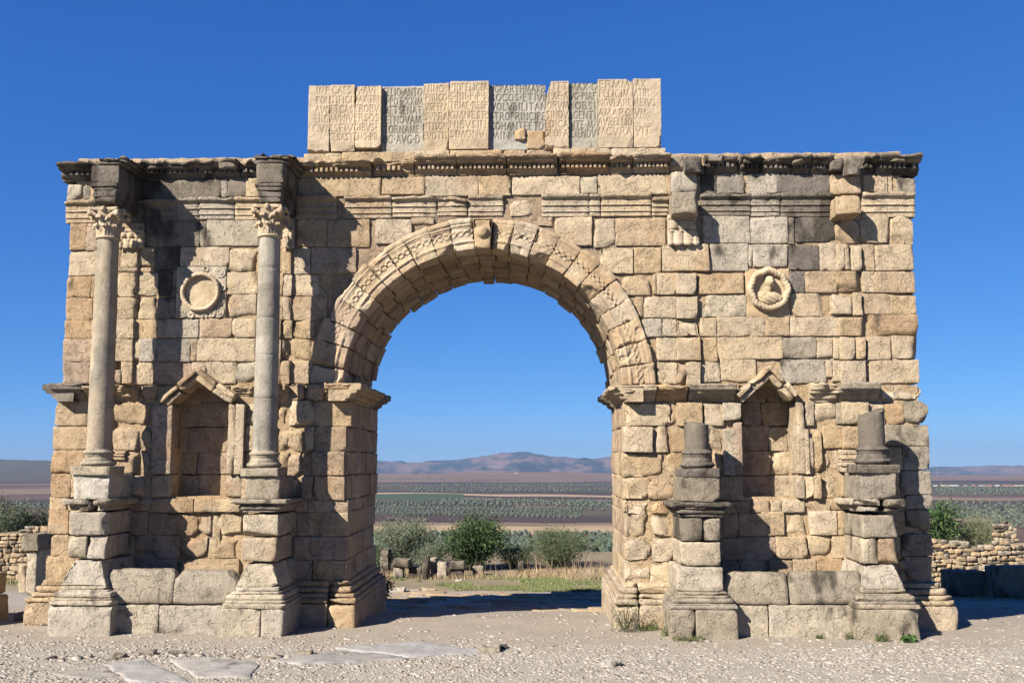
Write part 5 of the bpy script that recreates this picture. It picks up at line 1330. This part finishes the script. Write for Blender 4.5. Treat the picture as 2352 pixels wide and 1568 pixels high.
# broken paving edge behind the passage
for (lb, u, v, s, c) in (('small broken rock at the far edge of the passage, nearest the left pier', 910, 1359, .34, 'p'), ('dark small rock beside the rock nearest the left pier', 955, 1357, .24, 'g'), ('pair of white stones lying in the grass behind the passage', 1053, 1334, .16, 'w'),
                         ('flat pale rock on the far edge of the passage shadow', 985, 1357, .3, 'l')):
    p = at(u, v); mb = MB(); rbox(mb, (p[0] - s, p[1] - s * .6, p[2] - .05), (p[0] + s, p[1] + s * .6, p[2] + s * .45), c, r=.06, amp=.03, rough=.06, chips=4, chip_d=.15, res=.05); tag(mb.build('rock', M_STONE), lb, 'rock')

# rubble walls
def rubble_wall(label, pts, thick, sz, col, seed, name='rubble_wall'):
    """pts: (x, y, z bottom, z top) along the wall"""
    mb = MB()
    P_ = np.array(pts, float)
    for i in range(len(P_) - 1):
        a, b = P_[i], P_[i + 1]; Ln = np.hypot(*(b[:2] - a[:2])); d = (b[:2] - a[:2]) / Ln; nrm = np.array([d[1], -d[0]])
        if nrm[1] > 0: nrm = -nrm
        zrow = min(a[2], b[2])
        while zrow < max(a[3], b[3]) + .05:
            h = RNG.uniform(.6, 1.25) * sz; s = -RNG.uniform(0, sz)
            while s < Ln:
                w = RNG.uniform(.8, 2.2) * sz; t = np.clip((s + w / 2) / Ln, 0, 1); zt = a[3] * (1 - t) + b[3] * t + .12 * vnoise(np.array([[s * 1.3, i, 3.1]]))[0]
                if zrow + h * .6 < zt:
                    o = RNG.uniform(-.05, .05)
                    def fn(p, s=s, z=zrow, o=o):
                        return np.stack([a[0] + d[0] * (s + p[:, 0]) + nrm[0] * (p[:, 1] + o), a[1] + d[1] * (s + p[:, 0]) + nrm[1] * (p[:, 1] + o), z + p[:, 2]], 1)
                    rbox(mb, (.01, -.2, .008 + RNG.uniform(-.02, .02)), (w - .01, .0, h - .01 + RNG.uniform(-.02, .03)), random.choice(col), r=.05, amp=.025, rough=.025, res=.11, fn=fn, jit=.035, chips=0, nsc=6)
                s += w
            zrow += h
        m = 2
        v = []
        for t in (0, 1):
            q = a if t == 0 else b
            for off in (.10, thick):
                v.append((q[0] - nrm[0] * off, q[1] - nrm[1] * off, q[2] - .5)); v.append((q[0] - nrm[0] * off, q[1] - nrm[1] * off, q[3] - .06))
        mb.add(v, [[0, 4, 5, 1], [2, 3, 7, 6], [1, 5, 7, 3], [0, 1, 3, 2], [4, 6, 7, 5]], np.array((.34, .27, .18)))
    return tag(mb.build(name, M_STONE), label, 'wall')
def wpt(u, vb, vt, Y):
    p, q = P(u, vb, Y), P(u, vt, Y); return (p[0], p[1], min(p[2], float(gz(p[0], Y))) - .05, q[2])
rubble_wall('tan rubble stone wall left of the arch, under the green bushes', [wpt(-110, 1335, 1222, 17.5), wpt(-20, 1335, 1222, 17.5), wpt(40, 1335, 1216, 17.5), wpt(75, 1335, 1207, 17.5), wpt(128, 1335, 1205, 17.5)], .6, .20, 'tltkp', 1)
rubble_wall('long tan and grey rubble stone wall right of the arch', [wpt(2090, 1318, 1228, 16.8), wpt(2140, 1318, 1231, 16.8), wpt(2175, 1318, 1237, 16.8), wpt(2205, 1318, 1251, 16.8), wpt(2260, 1318, 1251, 16.8), wpt(2310, 1318, 1249, 16.8), wpt(2400, 1318, 1240, 16.8), wpt(2480, 1318, 1236, 16.8)], .6, .19, 'tlpgt', 2)
rubble_wall('short broken stub of stone wall rising behind the right rubble wall', [wpt(2294, 1262, 1208, 21), wpt(2312, 1262, 1197, 21), wpt(2329, 1262, 1196, 21), wpt(2338, 1262, 1232, 21)], .5, .2, 'tplg', 3, 'wall_stub')
# stone pier left, near block left, dark blocks right
pier = thing('stone_pier', 'tall ruined stone doorpost with a broken cap in front of the left rubble wall', 'doorpost', at_y(88, 11.0)); pb = np.array(pier.location)
def pier_part(name, k, x0, y0, x1, y1, Y, dy, col, **kw):
    X0, X1, Z0, Z1 = zrect(k, x0, y0, x1, y1, Y); mb = MB()
    rbox(mb, np.array((X0, Y, Z0)) - pb, np.array((X1, Y + dy, Z1)) - pb, col, r=.04, amp=.02, rough=.02, chips=3, chip_d=.12); mb.build(name, M_STONE, pier)
pier_part('post', 3, 196, 560, 272, 905, 11.0, 1.3, 'p'); pier_part('cap', 3, 150, 445, 300, 572, 10.9, 1.3, 'e'); pier_part('side_block', 3, 132, 680, 196, 890, 11.4, .8, 'l'); pier_part('side_block', 3, 268, 470, 340, 905, 11.9, .9, 'd')
nb = thing('stone_stack', 'two weathered blocks stacked at the left picture edge beside the arch', 'stone blocks', (-12.6, -.6, 0))
for (z0, z1, xr, c) in ((-.15, .52, -11.93, 'k'), (.53, 1.02, -12.0, 'k')):
    mb = MB(); rbox(mb, (-13.6 + 12.6, -.9 + .6, z0), (xr + 12.6, .75 + .6, z1), c, r=.06, amp=.02, rough=.03, chips=4, chip_d=.15); mb.build('block', M_STONE, nb)
ruin('low dark stone block in the arch shadow before the right rubble wall', 2178, 2262, 1310, 1340, 13.0, .7, 'e', group='dark blocks in the shadow'); ruin('bigger dark stone block cut by the right picture edge, in the arch shadow', 2290, 2420, 1303, 1352, 12.0, .9, 'e', group='dark blocks in the shadow')
for (lb, u, v, s, c) in (('small dark stone on the gravel between the left block stack and the arch', 51, 1424, .17, 'e'), ('small pale stone left of the first pedestal', 98, 1438, .07, 'w')):
    p = at(u, v); mb = MB(); rbox(mb, (p[0] - s, p[1] - s * .6, p[2] - .03), (p[0] + s, p[1] + s * .6, p[2] + s * 1.1), c, r=.04, amp=.02, rough=.03, chips=3, res=.05); tag(mb.build('rock', M_STONE), lb, 'rock')

# ------------------------------------------------------------------ paving slabs and gravel
def flag(label, pix, col, th=.030, name='paving_slab', sink=.002):
    pts = np.array([at(u, v) for u, v in pix]); c = pts.mean(0)
    n = 7; m = len(pts); rings = []
    V = []; 
    # subdivide outline
    out = []
    for i in range(m):
        a, b = pts[i], pts[(i + 1) % m]
        for q in range(10): out.append(a * (1 - q / 10) + b * q / 10)
    out = np.array(out); out[:, :2] += .09 * np.stack([fbm(out, 2.2, 3, 1), fbm(out, 2.2, 3, 7)], 1)
    K = len(out)
    for t, dz in ((1.0, -.06), (1.0, th * .4), (.985, th * .8), (.96, th), (.8, th), (.6, th), (.4, th), (.2, th), (.02, th)):
        r = c + (out - c) * t; r[:, 2] = gz(r[:, 0], r[:, 1]) + .035 * fbm(np.stack([r[:, 0], r[:, 1], r[:, 0] * 0], 1), .8, 3) + dz - sink + (.022 * fbm(r, 3.0, 3) if dz > 0 else 0)
        V.append(r)
    V = np.concatenate(V); R9 = 9; i = np.arange(R9 * K).reshape(R9, K)
    f = np.stack([i[:-1], np.roll(i[:-1], -1, 1), np.roll(i[1:], -1, 1), i[1:]], -1).reshape(-1, 4)
    mb = MB(); mb.add(V, f, tint(V, col)); return tag(mb.build(name, M_SHAFT), label, 'paving slab', 'paving slabs sunk in the gravel')
z3 = lambda x, y: zu(3, x, y); z6 = lambda x, y: zu(6, x, y)
flag('large smooth pale slab in the gravel at the lower left, left of a second slab', [z3(800, 1432), z3(1085, 1382), z3(1250, 1470), z3(1430, 1568), z3(980, 1568), z3(900, 1500)], 's')
flag('pale slab right of the large one at the lower left edge of the picture', [z3(1275, 1402), z3(1700, 1385), z3(1960, 1440), z3(1900, 1530), z3(1480, 1530)], 's')
flag('low pale slab at the lower left, half covered by gravel', [z3(420, 1490), z3(800, 1448), z3(900, 1505), z3(700, 1545), z3(470, 1520)], 's', sink=.012)
flag('long flat slab in the gravel before the left pier, nearest the picture bottom', [z6(150, 1405), z6(620, 1338), z6(900, 1345), z6(1200, 1385), z6(820, 1420), z6(400, 1440)], 's')
flag('long flat slab with a rocky right end in front of the passage', [z6(640, 1312), z6(1100, 1275), z6(1300, 1265), z6(1820, 1325), z6(1700, 1345), z6(1200, 1378), z6(900, 1340)], 's')
for (lb, k, x, y, s, c) in (('small jagged rock at the right end of the long slab before the passage', 6, 1800, 1330, .17, 'g'), ('jagged rock just right of the slab end before the passage', 6, 1880, 1310, .13, 'e'), ('dark rock at the upper edge of the large pale slab', 3, 1110, 1362, .12, 'e'), ('dark rock right of the one on the large pale slab edge', 3, 1330, 1360, .13, 'e'),
                         ('rock beside the small hollow in the gravel before the second pedestal', 6, 410, 1362, .12, 'g'), ('reddish stone lying on the gravel in front of the left basin', 3, 940, 1330, .06, 'k'), ('dark stone at the left end of the rocky line in the gravel', 3, 380, 1395, .08, 'd'), ('low rock in the rocky line before the left basin', 3, 900, 1380, .11, 'e'), ('small low rock in the gravel at the bottom, right of the passage', 9, 830, 1440, .14, 'w')):
    u, v = zu(k, x, y); p = at(u, v); mb = MB(); rbox(mb, (p[0] - s * 1.3, p[1] - s, p[2] - .06), (p[0] + s * 1.3, p[1] + s, p[2] + s * .75), c, r=.04, amp=.02, rough=.05, chips=4, chip_d=.09, res=.04); tag(mb.build('rock', M_STONE), lb, 'rock')
# worn paving of the passage
def passage():
    mb = MB(); y = 3.6
    while y < 14.2:
        h = RNG.uniform(.55, .95); x = -5.2 + RNG.uniform(-.4, .2)
        while x < 5.2:
            w = RNG.uniform(.7, 1.5)
            if RNG.random() < .93:
                def fn(p):
                    q = p.copy(); q[:, 2] = p[:, 2] + gz(p[:, 0], p[:, 1]) + .035 * fbm(np.stack([p[:, 0], p[:, 1], p[:, 0] * 0], 1), .8, 3); return q
                rbox(mb, (x + .02, y + .02, -.1), (x + w - .02, y + h - .02, .02 + RNG.uniform(-.02, .015)), random.choice('kptk'), r=.03, amp=.012, res=.12, fn=fn, jit=.05)
            x += w
        y += h
    struct(mb.build('passage_paving', M_SHAFT))
passage()
def stones(name, n, xr, yr, smin, smax, keep, cols):
    x = RNG.uniform(*xr, n); y = RNG.uniform(*yr, n); ok = keep(x, y); x, y = x[ok], y[ok]; n = len(x)
    s = smin * (smax / smin) ** (RNG.random(n) ** 2.6)
    base = np.array([(-1, -1, -.6), (1, -1, -.6), (1, 1, -.6), (-1, 1, -.6), (-.7, -.75, .5), (.75, -.7, .6), (.7, .7, .5), (-.7, .7, .65)])
    f = np.array([[0, 1, 5, 4], [1, 2, 6, 5], [2, 3, 7, 6], [3, 0, 4, 7], [4, 5, 6, 7]])
    v = base[None] * (1 + .35 * RNG.normal(size=(n, 8, 3)))
    a = RNG.uniform(0, 6.28, n); c, sn = np.cos(a)[:, None], np.sin(a)[:, None]
    vx = v[..., 0] * c - v[..., 1] * sn; vy = v[..., 0] * sn + v[..., 1] * c
    el = RNG.uniform(.7, 1.5, (n, 1))
    z = gz(x, y) + .035 * fbm(np.stack([x, y, x * 0], 1), .8, 3)
    V = np.stack([x[:, None] + vx * s[:, None] * el, y[:, None] + vy * s[:, None], z[:, None] + (v[..., 2] * .55 + .15) * s[:, None]], -1)
    cc = np.array(cols)[RNG.integers(0, len(cols), n)] * (1 + .12 * RNG.normal(size=(n, 1)))
    mb = MB(); mb.add(V.reshape(-1, 3), (f[None] + (np.arange(n) * 8)[:, None, None]).reshape(-1, 4), np.repeat(np.clip(cc, .02, .9), 8, 0))
    return stuff(mb.build(name, M_PLAIN, None, False))
GC = [(.52, .47, .40), (.46, .40, .33), (.58, .53, .465), (.43, .375, .305), (.50, .445, .375), (.36, .315, .26)]
stones('gravel', 95000, (-12.5, 12.5), (-8.2, -1.2), .009, .032, lambda x, y: (RNG.random(len(x)) < np.clip(.12 + .95 * sstep(-1.9, -3.1, y + .7 * nz2(x, y, .7, 3)) * (.65 + .6 * nz2(x, y, .6, 13)), 0, 1)), GC)
stones('gravel', 5000, (-13, 14), (-2.5, 14), .012, .05, lambda x, y: RNG.random(len(x)) < .8, GC)
def rocky(x, y):
    p = np.array([at(*z3(330, 1400)), at(*z3(900, 1385)), at(*z3(1300, 1362)), at(*z3(1950, 1385)), at(*z6(430, 1375))])
    d = np.abs(y - np.interp(x, p[:, 0], p[:, 1], left=99, right=99))
    return d < .16 + .14 * nz2(x, y, 2.0, 44)
stones('loose_rubble', 2600, (-9.5, -3.0), (-6.2, -3.0), .02, .075, rocky, [(.50, .44, .36), (.36, .31, .25), (.26, .22, .17), (.56, .50, .42)])
stones('gravel', 1100, (-12.5, 12.5), (-8, -2.3), .022, .05, lambda x, y: nz2(x, y, .8, 23) > .0, GC)

# ------------------------------------------------------------------ olive groves, village and far things on the plain
def ball(nu, nv):
    th = np.linspace(0, 2 * math.pi, nu, endpoint=False); ph = np.linspace(-.45 * math.pi, .5 * math.pi, nv)
    T, Q = np.meshgrid(th, ph, indexing='ij')
    v = np.stack([np.cos(T) * np.cos(Q), np.sin(T) * np.cos(Q), np.sin(Q)], -1)
    i = np.arange(nu * nv).reshape(nu, nv)
    f = np.stack([i[:, :-1], np.roll(i, -1, 0)[:, :-1], np.roll(i, -1, 0)[:, 1:], i[:, 1:]], -1).reshape(-1, 4)
    return v.reshape(-1, 3), f
def olive_proto(seed):
    mb = MB(); bv, bf = ball(14, 9)
    for k in range(6):
        c = RNG.normal(size=3) * np.array([.9, .9, .45]) + np.array([0, 0, 2.5]); r = RNG.uniform(.95, 1.45)
        v = c + bv * r * np.array([1, 1, .85]) * (1 + .30 * fbm(bv * 2.2 + c + seed, 1.5, 3))[:, None]
        sh = .5 + .5 * fbm(v, 1.6, 2, seed)
        mb.add(v, bf, np.array((.07, .10, .055)) + sh[:, None] * np.array((.045, .055, .04)))
        n = 90; d = RNG.normal(size=(n, 3)); d /= np.linalg.norm(d, axis=1, keepdims=True)
        leaf_cards(mb, c + d * r * RNG.uniform(.9, 1.1, (n, 1)) * np.array([1, 1, .9]), .32, OLV[k % 3], asp=.6)
    stick(mb, (0, 0, -.2), (.1, .05, 1.9), .22, .15, (.10, .08, .06))
    return mb
def grove(vt, vb, u0, u1, dx, dy, jx=1.0, tilt=0.0, drop=.06, sc=1.0):
    ya, yb = G(1176, vb, ZPL)[1], G(1176, vt, ZPL)[1]; out = []; y = ya
    while y < yb:
        xa, xb = (u0 - 1239) * (y + 21.43) / F, (u1 - 1239) * (y + 21.43) / F
        x = xa + RNG.uniform(0, dx)
        while x < xb:
            if RNG.random() > drop:
                yy = y + RNG.normal() * jx + tilt * (x - (1130 - 1239) * y / F)
                out.append((x + RNG.normal() * jx, yy, sc))
            x += dx
        y += dy
    return out
near_trees = grove(1228, 1284, 815, 1475, 7.6, 8.2, .6)
near_trees.sort(key=lambda p: p[1])
protos = []
for k in range(3):
    o = olive_proto(k).build('olive_tree', M_LEAF, None, False); protos.append(o)
rest = []
for i, (x, y, _s) in enumerate(near_trees):
    if i >= 290: rest.append((x, y, RNG.uniform(.85, 1.15))); continue
    o = protos[i] if i < 3 else protos[i % 3].copy()
    if i >= 3: COL.objects.link(o)
    s = RNG.uniform(.95, 1.3); o.scale = (s, s, s * RNG.uniform(.9, 1.1)); o.rotation_euler = (0, 0, RNG.uniform(0, 6.28)); o.location = (x, y, float(max(gz(x, y), ZPL)) + .2)
    tag(o, 'round grey green olive tree in the nearest orchard on the plain behind the arch', 'olive tree', 'olive trees of the nearest orchard')
for args in ((1166, 1187, 815, 1330, 5.2, 6.6, .4, -.35, .03, .62), (1148, 1161, 1010, 1470, 8, 10.5, .7, -.3), (1161.5, 1165, 1010, 1470, 11, 60, .5, -.6, .1), (1143.5, 1146, 1150, 1480, 9, 60, .8, 0, .15), (1152, 1163, 815, 1010, 14, 16, 1.0), (1122, 1130, 940, 1470, 9, 26, 1.0), (1111, 1118, 1000, 1470, 10, 34, 1.5), (1116, 1122, 860, 1300, 11, 60, 1.5), (1100, 1103, 850, 1180, 12, 70, 2), (1088, 1092, 1050, 1420, 16, 150, 4),
             (1153, 1170, 2130, 2420, 11, 22, 1.0), (1171, 1191, 2130, 2320, 7.5, 9, .8), (1118, 1137, 2130, 2460, 10, 24, 2.0), (1189, 1215, 2250, 2460, 9, 9, 1.0), (1159, 1168, -60, 125, 7, 12, 1), (1080.5, 1083, -60, 125, 14, 120, 4)):
    rest += [(x, y, sc * RNG.uniform(.75, 1.15)) for x, y, sc in grove(*args)]
bv, bf = ball(7, 5); R3 = np.array(rest); n = len(R3)
base = bv * np.array([1.9, 1.9, 1.6]) + np.array([0, 0, 1.7])
V = base[None] * (1 + .11 * RNG.normal(size=(n, len(bv), 1))) * R3[:, 2][:, None, None]
V[..., 0] += R3[:, 0][:, None]; V[..., 1] += R3[:, 1][:, None]; V[..., 2] += ZPL
cc = np.array(OLV)[RNG.integers(0, 3, n)] * .52 * (1 + .12 * RNG.normal(size=(n, 1)))
mb = MB(); mb.add(V.reshape(-1, 3), (bf[None] + (np.arange(n) * len(bv))[:, None, None]).reshape(-1, 4), np.repeat(cc, len(bv), 0)); stuff(mb.build('olive_groves', M_LEAF))
# hill trees along the skyline of the left hill
mb = MB(); n = 70
us_ = RNG.uniform(-40, 122, n); Vs = []
for u in us_:
    p = P(u, 1056.3 + .02 * u, CAM[1] + 3880); Vs.append(bv * np.array([7, 7, 3.2]) * RNG.uniform(.7, 1.3) + p)
mb.add(np.concatenate(Vs), (bf[None] + (np.arange(n) * len(bv))[:, None, None]).reshape(-1, 4), (.09, .11, .07)); stuff(mb.build('distant_trees', M_LEAF))

def house(u, v, wpx, hpx, wall, roof, label, Y=None, group=None):
    p = G(u, v, ZPL) if Y is None else P(u, v, Y); d = p[1] - CAM[1]; w, h = wpx * d / F, hpx * d / F
    t = thing('house', label, 'house', tuple(map(float, p)), group)
    mb = MB(); rbox(mb, (-w / 2, 0, -1), (w / 2, 6, h), 'p', r=.05, amp=0, jit=0, res=9); mb.c = [np.repeat(np.array([wall]), len(c), 0) for c in mb.c]; mb.build('wall', M_PLAIN, t)
    mb = MB(); rbox(mb, (-w / 2 - .3, -.3, h + .02), (w / 2 + .3, 6.3, h + .5), 'p', r=.05, amp=0, jit=0, res=9); mb.c = [np.repeat(np.array([roof]), len(c), 0) for c in mb.c]; mb.build('roof', M_PLAIN, t)
WH, SA, CRM = (.75, .73, .68), (.55, .30, .22), (.62, .52, .40)
x12 = lambda x: 1720.4 + K2 * x
for (x, w, h, c, lb) in ((1412, 8, 2.6, WH, 'small white house at the left end of the far village, next to the arch'), (1470, 9, 3, (.70, .66, .42), 'pale yellow house beside the mast in the far village'), (1548, 22, 2.8, WH, 'longest white building of the far village on the right'), (1500, 8, 2.2, CRM, 'cream house between the yellow house and the long white building'),
                     (1640, 7, 2.2, CRM, 'cream cottage right of the long white building in the far village'), (1698, 7, 3.4, SA, 'tall salmon house in the middle of the far village'), (1762, 14, 2.6, CRM, 'wide cream house right of the tall salmon house'), (1820, 10, 3.0, SA, 'salmon house between the wide cream house and a white one'),
                     (1878, 8, 3.0, WH, 'white house left of the long salmon building'), (1960, 24, 3.0, SA, 'longest salmon building of the far village'), (2020, 8, 2.6, WH, 'white house near the right picture edge in the far village'), (2062, 9, 3, CRM, 'cream house cut off at the right picture edge in the far village')):
    house(x12(x), 1116.5, w, h, c, (c[0] * .85, c[1] * .8, c[2] * .78), lb, None, 'houses of the far village')
for (u, v, w, h, lb) in ((1186, 1089.3, 7, 3.2, 'bigger white farmhouse on the rise seen through the arch'), (1192, 1089.6, 4, 2.2, 'small white farm shed right of the farmhouse on the rise'), (1228, 1089, 9, 1.8, 'low pale farm building on the rise near the right pier')):
    house(u, v, w, h, WH, (.5, .4, .34), lb, CAM[1] + 3380, 'farm buildings on the rise')
# cypress, mast and pylon on the right
p = G(x12(1905), 1178.5, ZPL); t = thing('cypress_tree', 'slim dark cypress standing alone in the fields right of the arch', 'cypress', tuple(map(float, p)))
mb = MB(); v = bv * np.array([.95, .95, 4.1]) + np.array([0, 0, 4.2]); mb.add(v * (1 + .1 * RNG.normal(size=(len(v), 1))), bf, (.03, .045, .025)); leaf_cards(mb, v[RNG.integers(0, len(v), 300)] * RNG.uniform(.9, 1.05, (300, 1)), .6, (.035, .05, .028), up=np.array((0, 0, 1.))); mb.build('crown', M_LEAF, t, False)
mb = MB(); stick(mb, (0, 0, -.3), (0, 0, 1.5), .2, .15, (.1, .08, .06)); mb.build('trunk', M_BARK, t)
p = G(1720.4 + K1 * 1505, 1114.5, ZPL); mb = MB()
for dx, dy in ((-1, -1), (1, -1), (1, 1), (-1, 1)): stick(mb, p + np.array((dx * .8, dy * .8, 0)), p + np.array((dx * .35, dy * .35, 12.5)), .28, .2, (.2, .19, .18))
for q in range(6): stick(mb, p + np.array((-.8 + q * .07, -.8, q * 2)), p + np.array((.8 - q * .07, -.8, q * 2 + 2)), .12, .12, (.2, .19, .18))
tag(mb.build('lattice_mast', M_PLAIN), 'dark lattice mast by the yellow house in the far village', 'mast')
p = P(1720.4 + K1 * 1475, 1096, CAM[1] + 3200); mb = MB()
for dx, dy in ((-1, -1), (1, -1), (1, 1), (-1, 1)): stick(mb, p + np.array((dx * 2.4, dy * 2.4, 0)), p + np.array((dx * .3, dy * .3, 25)), .22, .16, (.3, .3, .3))
for q in range(8): stick(mb, p + np.array((-2.4 + q * .26, -2.4 + q * .26, q * 3)), p + np.array((2.1 - q * .26, -2.1 + q * .26, q * 3 + 3)), .12, .12, (.3, .3, .3))
for zz_ in (17, 20.5, 24): stick(mb, p + np.array((-4, 0, zz_)), p + np.array((4, 0, zz_)), .16, .16, (.3, .3, .3))
tag(mb.build('power_pylon', M_PLAIN), 'thin grey power pylon before the hazy hills right of the arch', 'pylon')

# ------------------------------------------------------------------ air
hm = bpy.data.materials.new('air'); hm.use_nodes = True; hn = hm.node_tree; hn.nodes.clear()
pv_ = hn.nodes.new('ShaderNodeVolumePrincipled'); ho = hn.nodes.new('ShaderNodeOutputMaterial'); hn.links.new(pv_.outputs[0], ho.inputs['Volume'])
pv_.inputs['Color'].default_value = (.23, .36, .58, 1); pv_.inputs['Density'].default_value = 7.5e-5; pv_.inputs['Anisotropy'].default_value = 0.0
mb = MB(); x0, x1, y0, y1, z0, z1 = -13000, 13000, -60, 14500, -260, 260
mb.add([(x, y, z) for z in (z0, z1) for x, y in ((x0, y0), (x1, y0), (x1, y1), (x0, y1))], [[0, 3, 2, 1], [4, 5, 6, 7], [0, 1, 5, 4], [1, 2, 6, 5], [2, 3, 7, 6], [3, 0, 4, 7]], (.5, .5, .5))
hz = mb.build('haze', hm, None, False); stuff(hz)
scene.cycles.volume_bounces = 0
scene.cycles.volume_step_rate = 50
